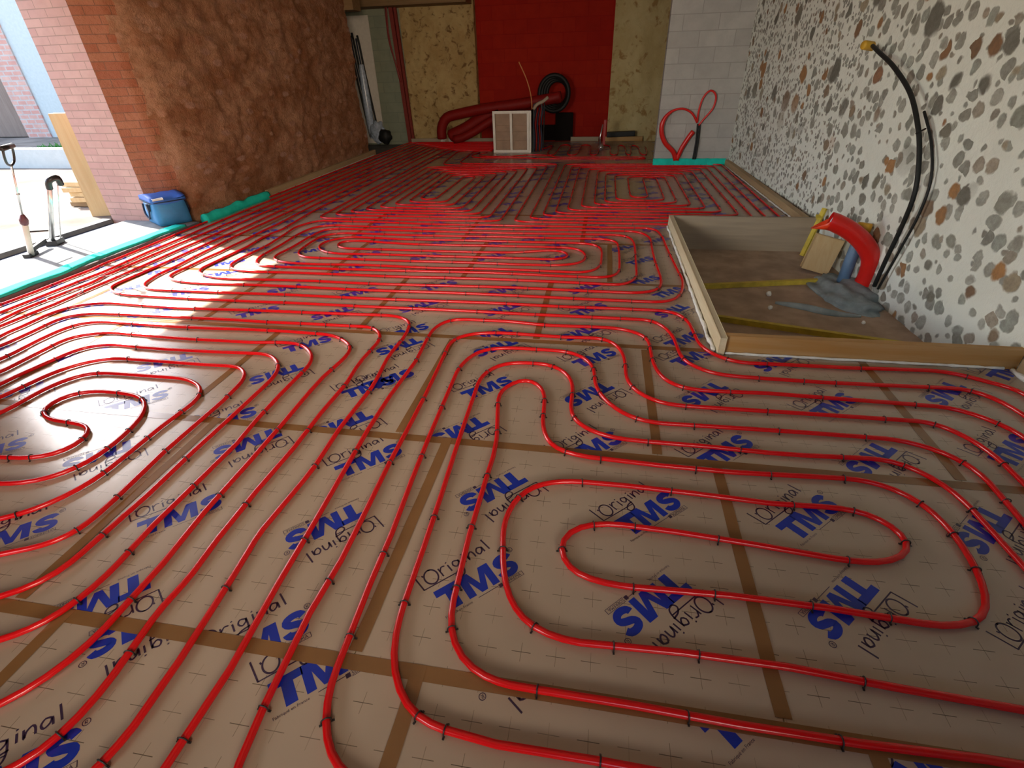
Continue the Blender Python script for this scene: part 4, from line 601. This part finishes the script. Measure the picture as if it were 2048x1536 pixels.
for x, l in ((-3.72,'left tuft of white foam sprouting at the red sheath bend'),(-3.52,'middle tuft of white foam sprouting at the red sheath bend'),(-3.28,'right tuft of white foam sprouting at the red sheath bend')):
    mb = MB()
    for j in range(5):
        a = Vector((x+.02*j, 12.24, 0.005)); mb.tube([a, a+Vector((random.uniform(-.03,.04),0,.09)), a+Vector((random.uniform(-.06,.08),-.01,.15+.08*random.random()))], [.014,.010,.004], 6)
    tag(mb.build('foam_tuft', [M['pufoam']], None, (x,12.24,0)), l, 'foam')
def strip(name, pts, w, h, z, label, seed, mat='green', flat=False):
    mb = MB(); q = crom([(x,y,z) for x,y in pts], 0.05); vs = []; n = 7
    for i, p in enumerate(q):
        t = q[min(i+1,len(q)-1)]-q[max(i-1,0)]; t.normalize(); s = Vector((t.y,-t.x,0)); wob = noise.noise(Vector((i*.21,seed,0)))
        for k in range(n):
            a = math.pi*k/(n-1); vs.append(p+s*(w*(0.5+.10*wob)*math.cos(a)+.012*wob)+Vector((0,0,h*(1+.25*noise.noise(Vector((i*.35,seed+3,k*.2))))*(min(1, 2.2*math.sin(a)) if flat else math.sin(a)**.7))))
    fs = [(i*n+k,(i+1)*n+k,(i+1)*n+k+1,i*n+k+1) for i in range(len(q)-1) for k in range(n-1)]+[(i*n,i*n+n-1,(i+1)*n+n-1,(i+1)*n) for i in range(len(q)-1)]+[tuple(range(n)), tuple((len(q)-1)*n+k for k in range(n))[::-1]]
    mb.add(vs, fs, 0, True); return tag(mb.build(name, [M[mat]], None, (q[0].x,q[0].y,z)), label, 'edge strip')
strip('edge_strip', [(-4.575,0.9),(-4.57,2.2),(-4.575,3.0),(-4.56,3.4),(-4.585,3.6),(-4.60,3.75),(-4.59,4.1),(-4.585,4.6),(-4.575,4.93)], 0.145, 0.020, 0.0305, 'bright turquoise foam strip lying along the edge of the sunny doorway slab', 1, flat=True)
strip('edge_strip', [(-4.49,5.20),(-4.49,5.6),(-4.50,6.1),(-4.50,6.5)], 0.10, 0.09, 0.0, 'shaded turquoise foam strip along the foot of the rubble wall', 2)
mb = MB(); vs = []; n = 24
for i in range(n+1):
    x = 0.80+1.14*i/n; w = 0.006*noise.noise(Vector((i*.7,2,0)))
    vs += [(x,9.148,0.0),(x,9.128+w,0.0),(x,9.126+w,0.095+w),(x,9.148,0.10+w)]
fs = [(4*i+a,4*i+(a+1)%4,4*i+4+(a+1)%4,4*i+4+a) for i in range(n) for a in range(4)]+[(0,1,2,3)[::-1],tuple(4*n+a for a in range(4))]
mb.add(vs, fs); tag(mb.build('edge_strip', [M['green']], None, (1.37,9.14,0)), 'turquoise foam strip wrapped along the foot of the grey block partition', 'edge strip')

# ------------------------------------------------------------ in the pit
t = thing('red_duct', (2.16,4.36,PZ), 'fat red sheath elbow rising from the pit floor with a cut open end', 'duct')
pts = crom([(2.17,4.34,PZ-.01),(2.19,4.33,-.08),(2.17,4.33,.06),(2.08,4.34,.18),(1.96,4.36,.27),(1.84,4.38,.325),(1.80,4.39,.335)], 0.03)
mb = MB(); mb.tube(pts, 0.070, 18, caps=False); part(mb, 'sheath', [M['duct']], t)
e = pts[-1]; d = (pts[-1]-pts[-3]).normalized(); sx = d.cross(Vector((0,0,1))).normalized(); uz = sx.cross(d); mb = MB()
ring = [e-d*.01+0.070*(math.cos(a)*sx+math.sin(a)*uz) for a in [math.pi*(.95+i*.13) for i in range(9)]]
tip = [p+d*(0.10*math.sin(math.pi*i/8)+.01)+Vector((0,0,-.03*math.sin(math.pi*i/8))) for i, p in enumerate(ring)]
tin = [p-(p-e).normalized()*.006 for p in tip]; rin = [p-(p-e).normalized()*.006 for p in ring]
mb.add(ring+tip+tin+rin, [(i,i+1,10+i,9+i) for i in range(8)]+[(9+i,10+i,19+i,18+i) for i in range(8)]+[(18+i,19+i,28+i,27+i) for i in range(8)], 0, True); part(mb, 'torn_flap', [plain('orange_red_torn_sheath', (0.70,0.045,0.008), 0.4)], t)
mb = MB(); mb.lathe([(0.0,-.05),(.052,-.045),(.052,.002),(.046,.002),(.046,-.03),(0,-.03)], e-d*.02, 18, axis=d); part(mb, 'inner_plug', [M['plastic_clear']], t)
t = thing('drain_pipe', (2.08,4.40,PZ), 'blue-grey pipe standing in the pit beside the red elbow, yellow cap on top', 'pipe')
mb = MB(); mb.tube([(2.06,4.42,PZ-.01),(2.075,4.44,0),(2.10,4.47,.20),(2.105,4.475,.25)], 0.046, 18); part(mb, 'tube', [M['ductblue']], t)
mb = MB(); mb.lathe([(0,.05),(.05,.05),(.057,.042),(.057,-.03),(.047,-.03)], (2.107,4.477,.25), 8, axis=(.1,.12,1)); part(mb, 'cap', [plain('amber_plastic', (0.62,0.33,0.02), 0.45)], t)
mb = MB(); bm = bmesh.new(); bmesh.ops.create_icosphere(bm, subdivisions=4, radius=1)
for v in bm.verts:
    h = noise.fractal(v.co*2.2+Vector((4,0,0)), .8, 2, 4); k_ = 1+.22*h; v.co = Vector((2.05+v.co.x*.25*k_, 4.24+v.co.y*.42*k_, PZ-.01+max(-.02, v.co.z*.085*k_+.015*h)))
mb.addbm(bm, 0, True); bm.free(); tag(mb.build('mortar_heap', [M['mortar_heap']], None, (2.03,4.22,PZ)), 'heap of grey mortar spread round the feet of the pit pipes', 'mortar')
mb = MB(); a = Vector((1.99,4.80,PZ+.16)); mb.obox(a, Vector((.10,-.03,-.02)), Vector((-.035,-.02,-.145)), Vector((.012,.055,-.01)), 0, .004)
tag(mb.build('timber_offcut', [M['post']], None, (1.96,4.78,PZ)), 'yellowish timber offcut propped behind the blue-grey pipe in the pit', 'timber')
mb = MB(); mb.beam((1.99,5.22,PZ+.01),(2.10,5.30,.22), .035,.022, bev=.003); mb.beam((2.055,5.255,.14),(2.065,5.30,.16),.05,.012)
tag(mb.build('batten_stake', [M['yellow']], None, (1.99,5.22,PZ)), 'short yellow batten stake leaning at the far corner of the pit', 'batten')
plank('batten', (0.80,4.24),(2.05,4.52), 0.03, PZ+.001, PZ+.04, M['yellow'], 'yellow batten lying across the middle of the pit floor', 'batten')
plank('batten', (0.80,3.66),(2.22,3.28), 0.03, PZ+.001, PZ+.04, M['yellow'], 'yellow batten lying across the pit floor nearest its near board', 'batten')
mb = MB(); mb.tube(crom([(1.43,4.0,PZ+.006),(1.6,3.92,PZ+.012),(1.78,3.82,PZ+.012),(1.98,3.80,PZ+.006)], .04), [.012+.02*math.sin(i*.22) for i in range(len(crom([(1.43,4.0,0),(1.6,3.92,0),(1.78,3.82,0),(1.98,3.80,0)], .04)))], 8)
tag(mb.build('mortar_ridge', [M['mortar_heap']], None, (1.7,3.9,PZ)), 'long ridge of spilled mortar on the pit floor', 'mortar')
for i, (x, y, r_, l) in enumerate(((1.42,4.16,.022,'white crumb beside the yellow mid-pit batten'),(1.36,3.88,.018,'white crumb at the left end of the mortar ridge'),(1.95,3.68,.014,'small crumb on the pit floor near the wall'))):
    mb = MB(); bm = bmesh.new(); bmesh.ops.create_icosphere(bm, subdivisions=2, radius=r_)
    for v in bm.verts: v.co = v.co*(1+.3*noise.noise(v.co*60+Vector((i,0,0))))+Vector((x,y,PZ+r_*.8))
    mb.addbm(bm); bm.free(); tag(mb.build('mortar_crumb', [M['pufoam']], None, (x,y,PZ)), l, 'crumb')
# black cable sheath arcing over the pebbled wall
t = thing('cable_sheath', (xw(5.4),5.40,1.47), 'twin black cable sheaths arcing from a yellow stub down the pebbled wall', 'cable')
wy = lambda y, z, off: (xw(y)-off, y, z)
m1 = crom([wy(5.36,1.50,.03),wy(5.12,1.45,.07),wy(4.80,1.36,.09),wy(4.47,1.21,.09),wy(4.25,1.04,.09),wy(4.12,.87,.08),wy(4.02,.64,.07),wy(4.05,.40,.05),wy(4.10,.14,.04),wy(4.14,-.10,.03)], .06)
mb = MB(); mb.tube(m1, .0155, 10); part(mb, 'sheath', [M['black']], t)
m2 = crom([wy(4.30,1.10,.045),wy(4.12,.93,.03),wy(3.98,.72,.025),wy(3.96,.50,.025),wy(4.0,.25,.03),wy(4.08,-.10,.03)], .06); mb = MB(); mb.tube(m2, .009, 8); part(mb, 'thin_sheath', [M['black']], t)
mb = MB(); mb.tube([wy(4.16,.98,.12),wy(4.24,1.0,.03)], .006, 6); part(mb, 'cable_tie', [M['black']], t)
mb = MB(); mb.lathe([(0,.07),(.03,.07),(.034,.06),(.034,-.03),(.03,-.03)], wy(5.42,1.50,.02), 10, axis=(-1,-.3,.15)); part(mb, 'stub', [plain('amber_stub', (0.62,0.36,0.03), 0.5)], t)

# ------------------------------------------------------------ by the block partition
t = thing('red_conduit', (1.14,9.11,0.09), 'red conduit springing from the turquoise strip in two loops before the block partition', 'conduit')
C1 = [(1.15,9.11,.08),(1.10,9.10,.20),(0.95,9.09,.34),(0.875,9.08,.50),(0.885,9.08,.66),(0.99,9.08,.78),(1.15,9.08,.815),(1.30,9.09,.75),(1.40,9.10,.62)]
q = crom(C1, .04); n = len(q); mb = MB(); mb.tube(q, [.036 if i < n*.45 else .036-.020*min(1,(i-n*.45)/(n*.2)) for i in range(n)], 12); part(mb, 'thick_sheath', [M['duct']], t)
mb = MB(); mb.tube(crom([(1.40,9.10,.62),(1.395,9.09,.78),(1.43,9.08,.96),(1.52,9.08,1.05),(1.61,9.08,.98),(1.60,9.09,.82),(1.50,9.10,.68),(1.43,9.11,.58)], .04), .014, 10); part(mb, 'thin_loop', [M['duct']], t)
mb = MB(); mb.tube(crom([(1.17,9.115,.08),(1.22,9.10,.25),(1.30,9.09,.41),(1.36,9.085,.50)], .04), .036, 12); part(mb, 'stub', [M['duct']], t)
mb = MB()
for dx in (-.016,.016): mb.tube(crom([(1.43+dx,9.11,.60),(1.445+dx,9.115,.35),(1.44+dx,9.115,.09)], .05), .014, 8)
tag(mb.build('black_sheath', [M['black']], None, (1.44,9.11,.09)), 'black sheaths standing right of the red conduit loops', 'sheath')

# ------------------------------------------------------------ back of the room
t = thing('crate', (-1.78,10.66,0), 'white framed crate with two brown slatted bays at the back of the room', 'crate')
mb = MB()
for x in (-2.135,-1.80,-1.47): mb.box(x-.022,x+.022,10.60,10.65,0.0,.72)
mb.box(-1.445,-1.41,10.60,10.66,0,.72)
for z in (0.0,.675): mb.box(-2.157,-1.41,10.595,10.655,z,z+.045)
part(mb, 'frame', [M['white']], t)
mb = MB(); mb.box(-2.135,-1.47,10.66,10.675,0.03,.70)
for z in (.16,.31,.42): mb.box(-2.135,-1.47,10.635,10.66,z,z+.05)
part(mb, 'slat_panel', [M['kraft']], t)
mb = MB(); mb.box(-1.43,-1.415,10.67,11.02,0,.72); mb.box(-2.14,-2.12,10.67,11.02,0,.72); mb.box(-2.12,-1.43,11.0,11.02,0,.70); part(mb, 'side_panel', [M['dark']], t)
t = thing('manifold_stand', (-1.30,10.85,0), 'dark manifold stand with hoses against the right side of the crate', 'manifold')
mb = MB()
for x, y in ((-1.385,10.70),(-1.24,10.72),(-1.385,11.0),(-1.22,11.0)): mb.beam((x,y,0),(x+.02,y,.82),.025,.025)
mb.beam((-1.385,10.71,.80),(-1.10,10.74,.92),.03,.03); part(mb, 'frame', [M['black']], t)
for i in range(5):
    mb = MB(); x = -1.36+.035*i; mb.tube(crom([(x,10.69,0.02),(x+.01,10.68,.25),(x-.01,10.69,.5),(x+.03,10.72,.76)], .08), .012, 8); part(mb, 'hose', [M['deepduct'] if i % 2 else M['navy']], t)
mb = MB(); mb.tube(crom([(-1.37,10.70,.74),(-1.30,10.66,.82),(-1.20,10.67,.86),(-1.10,10.70,.93)], .04), .03, 8); part(mb, 'fleece_wrap', [M['board_grey']], t)
mb = MB(); mb.tube(crom([(-1.44,10.98,.70),(-1.46,10.97,.95),(-1.54,10.95,1.22),(-1.68,10.93,1.50)], .06), .011, 8)
tag(mb.build('flexible_rod', [M['orange']], None, (-1.44,10.98,.7)), 'thin orange rod curving up from behind the crate', 'rod')
t = thing('red_sheath_bundle', (-3.6,11.95,0), 'bundle of fat red sheaths bending up from the floor and sloping across the red infill', 'sheath')
for i, (C_, r_) in enumerate((([(-3.60,11.95,.11),(-3.58,11.93,.32),(-3.44,11.92,.52),(-3.1,11.92,.60),(-2.6,11.90,.68),(-2.0,11.88,.74),(-1.5,11.86,.80),(-0.95,11.84,.88)],.105),
                            ([(-3.42,12.05,.15),(-3.30,12.03,.20),(-3.05,12.02,.30),(-2.75,12.02,.46),(-2.45,12.0,.58),(-2.2,11.98,.66)],.125),
                            ([(-3.30,11.85,.10),(-3.12,11.84,.13),(-2.85,11.84,.24),(-2.55,11.84,.40),(-2.3,11.84,.52)],.085))):
    mb = MB(); mb.tube(crom(C_, .08), r_, 14); part(mb, 'sheath', [M['deepduct']], t)
t = thing('black_hose_coil', (-1.05,12.1,.95), 'round coil of black hose hanging against the red infill behind the crate', 'hose')
for i in range(4):
    mb = MB(); mb.tube([(-1.12+.02*i+(.31-.03*i)*math.cos(a*math.pi/12), 12.10+.03*i, .93+(.33-.03*i)*math.sin(a*math.pi/12)) for a in range(24)], .042, 8, closed=True); part(mb, 'turn', [M['black']], t)
mb = MB(); mb.box(-1.5,-0.75,12.45,12.62,0,.30); mb.box(-1.1,-0.72,12.35,12.46,0,.55); tag(mb.build('dark_crate', [M['dark']], None, (-1.1,12.45,0)), 'dark box standing on the floor under the black hose coil', 'box')
mb = MB(); mb.beam((-4.47,12.30,0),(-4.55,12.30,2.55),.10,.08); mb.beam((-4.40,12.32,0),(-4.47,12.32,2.55),.06,.05)
tag(mb.build('red_post', [plain('dark_red_post', (0.20,0.02,0.012), 0.7)], None, (-4.47,12.3,0)), 'dark red upright post between the blockwork and the ochre wall', 'post')
mb = MB(); mb.tube(crom([(-4.62,12.24,2.6),(-4.64,12.22,2.1),(-4.60,12.2,1.75),(-4.53,12.2,1.4),(-4.49,12.2,1.2)], .08), .014, 8); mb.tube(crom([(-4.66,12.26,2.6),(-4.66,12.22,2.0),(-4.58,12.2,1.6),(-4.52,12.2,1.25)], .08), .010, 8)
tag(mb.build('red_cable', [plain('wine_red_cable', (0.22,0.015,0.012), 0.45)], None, (-4.6,12.22,1.9)), 'wine-red cables hanging down in front of the dark red post', 'cable')
t = thing('white_panel', (-5.4,12.36,0), 'tall white panel leaning in the alcove behind the rubble wall', 'panel')
mb = MB(); mb.obox((-5.42,12.36,1.20), (.31,0,0), (0,.012,0), (0,.02,1.22)); part(mb, 'sheet', [M['white']], t)
t = thing('conduit_bundle', (-5.32,12.2,0), 'dark conduit bundle wrapped in pale film hanging in the alcove', 'conduit')
for i in range(5):
    x = -5.52+.055*i; mb = MB(); mb.tube(crom([(x+.10,12.24,.12),(x+.06,12.22,.7),(x,12.22,1.4),(x-.03,12.22,1.9),(x-.05+.02*(i%2),12.22,2.02+.05*(i%3))], .1), .016 if i % 2 else .022, 8); part(mb, 'conduit', [M['black'] if i % 2 == 0 else M['navy']], t)
mb = MB(); mb.lathe([(.05,0),(.085,.2),(.09,.7),(.07,1.2),(.05,1.45)], (-5.34,12.17,.1), 12); part(mb, 'film_wrap', [M['plastic_clear']], t)
mb = MB(); bm = bmesh.new(); bmesh.ops.create_icosphere(bm, subdivisions=4, radius=1)
for v in bm.verts:
    h = noise.fractal(v.co*1.8, .8, 2, 4); v.co = Vector((-5.17+v.co.x*.16*(1+.35*h), 12.13+v.co.y*.12, .23+v.co.z*.22*(1+.3*h)))
mb.addbm(bm, 0, True); bm.free(); tag(mb.build('plastic_sack', [M['plastic_clear']], None, (-5.17,12.13,0)), 'crumpled pale blue plastic sack on the alcove floor', 'sack')
mb = MB(); bm = bmesh.new(); bmesh.ops.create_icosphere(bm, subdivisions=3, radius=1)
for v in bm.verts:
    h = noise.fractal(v.co*1.6+Vector((2,0,0)), .8, 2, 4); v.co = Vector((-4.98+v.co.x*.15*(1+.3*h), 12.05+v.co.y*.12, .15+v.co.z*.16*(1+.3*h)))
mb.addbm(bm, 0, True); bm.free(); tag(mb.build('refuse_sack', [M['black']], None, (-4.98,12.05,0)), 'black rubbish sack at the right edge of the alcove', 'sack')
t = thing('floor_post', (-0.05,11.2,0), 'slim red post on a white foot standing right of the crate', 'post')
mb = MB(); mb.beam((-.02,11.2,.06),(-.02,11.2,.50),.045,.045); part(mb, 'post', [plain('deep_red_post', (0.34,0.01,0.008), 0.5)], t)
mb = MB(); mb.lathe([(0,.08),(.03,.075),(.06,.02),(.06,0),(0,0)], (-.07,11.16,0), 12); mb.tube([(-.09,11.2,.05),(-.10,11.2,.2),(-.06,11.2,.42)], .014, 8); part(mb, 'foot', [M['steel']], t)
mb = MB(); mb.obox((.33,12.22,.14), (.30,0,.01), (0,.09,0), (0,0,.05), 0, .02); tag(mb.build('dark_tray', [M['black']], None, (.33,12.22,.09)), 'flat dark tray resting on the tan back board beside the partition', 'tray')

# ------------------------------------------------------------ doorway: blue bag, tools, post, outdoors
ax = Vector((-.35,.23,0)); ay = Vector((.19,.27,0)); ax_, ay_ = ax.normalized(), ay.normalized(); bc = Vector((-4.77,4.86,.03))+ax*.5+ay*.5
t = thing('cooler_bag', bc, 'blue fabric cooler bag standing at the end of the turquoise strip by the brick jamb', 'bag')
bm = bmesh.new(); bmesh.ops.create_cube(bm, size=2.0); bmesh.ops.subdivide_edges(bm, edges=bm.edges[:], cuts=6, use_grid_fill=True)
for v in bm.verts:
    c = v.co; z = (c.z+1)/2; bulge = .035*(1-c.x**2)*(1-c.z**2); bul2 = .03*(1-c.y**2)*(1-c.z**2); tp = 1-.06*z
    sag = -.03*(1-c.x**2)*(1-c.y**2) if c.z > .9 else 0
    v.co = bc+ax_*(c.x*(.21*tp+(bul2 if abs(c.x) > .99 else 0)))+ay_*(c.y*(.165*tp+(bulge if abs(c.y) > .99 else 0)))+Vector((0,0,.002+.265*z+sag+.012*noise.noise(c*2.3)))
bmesh.ops.smooth_vert(bm, verts=bm.verts[:], factor=.35, use_axis_x=True, use_axis_y=True, use_axis_z=True)
mb = MB(); mb.addbm(bm, 0, True); bm.free(); part(mb, 'body', [M['bagblue']], t)
bm = bmesh.new(); bmesh.ops.create_cube(bm, size=2.0); bmesh.ops.subdivide_edges(bm, edges=bm.edges[:], cuts=6, use_grid_fill=True)
for v in bm.verts:
    c = v.co.copy(); v.co = bc+ax_*c.x*.215+ay_*c.y*.17+Vector((0,0,.268+.022*c.z+.03*(1-c.x**2)*(1 if c.z > 0 else .3)-.02*(1-c.y**2)*c.x**2+.01*noise.noise(c*2)))
mb = MB(); mb.addbm(bm, 0, True); bm.free(); part(mb, 'lid', [M['baglid']], t)
def on(fx, fy, z): return bc+ax_*fx+ay_*fy+Vector((0,0,z))
mb = MB(); mb.tube([on(.21*a,.173*b_,.25) for a,b_ in ((-1,-1),(0,-1.08),(1,-1),(1.08,0),(1,1),(0,1.08),(-1,1),(-1.08,0))], .006, 6, closed=True); part(mb, 'zip_piping', [M['navy']], t)
for sgn in (-1,1):
    mb = MB(); mb.tube(crom([on(-.10,sgn*.185,.22),on(-.09,sgn*.20,.12),on(-.02,sgn*.20,.07),on(.07,sgn*.20,.12),on(.09,sgn*.185,.22)], .03), .009, 6); part(mb, 'handle', [M['navy']], t)
mb = MB(); mb.tube(crom([on(.205,-.10,.26),on(.235,-.07,.16),on(.235,0,.06),on(.23,.08,.12),on(.205,.1,.24)], .03), .008, 6); part(mb, 'side_strap', [M['navy']], t)
mb = MB(); mb.obox(on(-.10,-.19,.20), ax_*.02, ay_*.012, (0,0,.035), 0, .004); part(mb, 'buckle', [M['navy']], t)
mb = MB(); mb.obox(on(-.20,-.10,.285), ax_*.03, ay_*.05, (0,0,.008), 0, .004); part(mb, 'pale_tab', [M['white']], t)
# upright stapling tool with D handle
t = thing('staple_tool', (-5.29,3.83,.03), 'upright clip-setting tool with a black D handle leaning on the doorway slab', 'tool')
a = Vector((-5.29,3.83,.03)); h_ = Vector((-4.71,3.62,.86)); k1 = a.lerp(h_, .40); k2 = a.lerp(h_, .50)
mb = MB(); mb.tube([a, k1], .024, 14); part(mb, 'lower_tube', [M['white']], t)
mb = MB(); mb.tube([k1, a.lerp(h_,.44), k2], [.030,.034,.012], 12); part(mb, 'collar', [plain('dark_red_collar', (0.10,0.02,0.03), 0.5)], t)
mb = MB(); mb.tube([k2, h_], .008, 10); mb.lathe([(.008,-.006),(.014,-.004),(.014,.004),(.008,.006)], a.lerp(h_,.72), 10, axis=(h_-a)); part(mb, 'rod', [M['steel']], t)
hx = Vector((-.55,.83,0)).normalized(); hz = (h_-a).normalized()
mb = MB(); mb.tube(crom([h_, h_+hx*.075+hz*.03, h_+hx*.10+hz*.10, h_+hx*.095+hz*.175], .02), .009, 8); mb.tube(crom([h_, h_-hx*.075+hz*.03, h_-hx*.10+hz*.10, h_-hx*.095+hz*.175], .02), .009, 8)
mb.tube([h_-hx*.115+hz*.175, h_+hx*.115+hz*.175], .019, 10); part(mb, 'd_handle', [M['clip']], t)
mb = MB(); mb.obox(a+Vector((0,.0,.018)), (.03,.01,0), (-.02,.06,0), (0,0,.018), 0, .004); mb.beam(a+Vector((.0,.02,.05)), a+Vector((-.10,.26,.07)), .03,.035); mb.beam(a.lerp(h_,.30)+Vector((0,0,0)), a.lerp(h_,.26)+Vector((.05,.16,.0)), .014,.014); part(mb, 'foot', [M['clip']], t)
t = thing('clip_magazine', (-5.42,4.18,.03), 'tall silver clip magazine with a black curved cap behind the D-handle tool', 'tool')
a = Vector((-5.42,4.18,.03)); h2 = Vector((-4.83,3.94,.66))
mb = MB(); mb.tube([a+Vector((0,0,.04)), h2], .022, 14); part(mb, 'tube', [M['steel']], t)
mb = MB(); mb.tube([a+Vector((.03,.07,.05)), h2+Vector((.02,.06,-.01))], .005, 8); part(mb, 'guide_rod', [M['steel']], t)
mb = MB(); mb.tube(crom([h2-hz*.05, h2+hz*.02, h2+hz*.05+Vector((.01,.03,0)), h2+hz*.045+Vector((.02,.07,0)), h2+Vector((.02,.085,-.02))], .015), [.026,.030,.032,.030,.026,.022,.018,.016,.014,.014,.014,.012,.012][:len(crom([h2-hz*.05, h2+hz*.02, h2+hz*.05+Vector((.01,.03,0)), h2+hz*.045+Vector((.02,.07,0)), h2+Vector((.02,.085,-.02))], .015))] if False else .026, 12); part(mb, 'cap', [M['clip']], t)
mb = MB(); mb.obox(a+Vector((0,.02,.025)), (.05,.02,0), (-.03,.07,0), (0,0,.025), 0, .005); part(mb, 'foot', [M['clip']], t)
mb = MB(); q = [(-4.05+.09*math.cos(a*.5)*(1+.1*math.sin(a)), 3.02+.13*math.sin(a*.5), .021+.008*math.sin(a*.9)) for a in range(12)]; mb.tube(crom(q, .03), .0025, 6); mb.tube(crom([(-4.19,3.28,.022),(-4.08,3.42,.03),(-3.97,3.45,.022),(-3.86,3.62,.022)], .03), .0025, 6)
tag(mb.build('loose_wire', [M['clip']], None, (-4.05,3.1,.01)), 'loose loops of thin black wire lying on the sunlit pipes by the doorway', 'wire')
# pine post and stacked planks
mb = MB(); mb.obox((-6.02,5.46,.56), (.15,.05,0), (-.02,.05,0), (.02,.0,.56), 0, .006); tag(mb.build('pine_post', [M['post']], None, (-6.0,5.46,0)), 'pale pine plank standing upright against the outside of the brick jamb', 'plank')
for i in range(5):
    mb = MB(); z = .035+.062*i; x0 = -6.95+.03*((i*3) % 4); mb.obox(((x0-6.15)/2-.0,5.95,z), ((-6.15-x0)/2,.05*(i%2),0), (0,.13,0), (0,0,.028), 0, .004)
    tag(mb.build('stacked_plank', [M['post'] if i else M['beam']], None, (x0,5.95,0)), ['bottom dark plank of the stack','second plank from the bottom of the stack','middle plank of the stack','fourth plank up in the stack','topmost bright plank of the stack'][i]+' outside behind the pine plank', 'plank', 'planks stacked outside the doorway')
b = MB(); b.box(-20,-5.9,8.75,9.05,-.1,.33); struct(b.build('low_wall', [M['plaster_blue']]))
mb = MB()
for i in range(1500):
    x = -12.5+4.5*random.random(); y = 9.3+.6*random.random(); h = .10+.30*random.random()*max(.25, 1-abs(x+11)/2.2); a = random.uniform(0,6.28); w = .02+.02*random.random(); lean = Vector((math.cos(a)*h*.5, math.sin(a)*h*.5, 0)); s = Vector((-math.sin(a)*w, math.cos(a)*w, 0)); p = Vector((x,y,-.02))
    mb.add([p-s, p+s, p+s*.8+lean*.5+Vector((0,0,h*.7)), p+lean+Vector((0,0,h)), p-s*.8+lean*.5+Vector((0,0,h*.7))], [(0,1,2,3,4)])
tag(mb.build('weeds', [M['leaf']]), 'green weeds growing behind the low outdoor wall', 'weeds', None, 'stuff')
b = MB(); b.box(-16.2,-8,14.0,14.6,-.4,7); struct(b.build('wall_outdoor', [M['plaster_blue']]))
b = MB(); b.box(-17.0,-16.2,13.96,14.6,-.4,7); b.box(-28,-17.0,14.05,14.6,2.9,7); struct(b.build('wall_outdoor.001', [M['brick_out']]))
b = MB(); b.box(-28,-17.0,14.2,14.5,-.4,2.05); b.box(-28,-17.0,14.0,14.2,-.4,.0); struct(b.build('door_1', [M['door']]))
b = MB(); b.box(-28,-17.0,14.3,14.4,2.05,2.9); struct(b.build('window_1', [M['glass']]))
b = MB(); b.box(-28,-17.0,14.18,14.5,2.0,2.1); b.box(-17.9,-17.75,14.2,14.5,2.0,2.95); struct(b.build('trim_3', [M['beam']]))
b = MB(); b.box(-40,-30,22,24,-.4,6); struct(b.build('wall_outdoor.002', [M['plaster_blue']]))
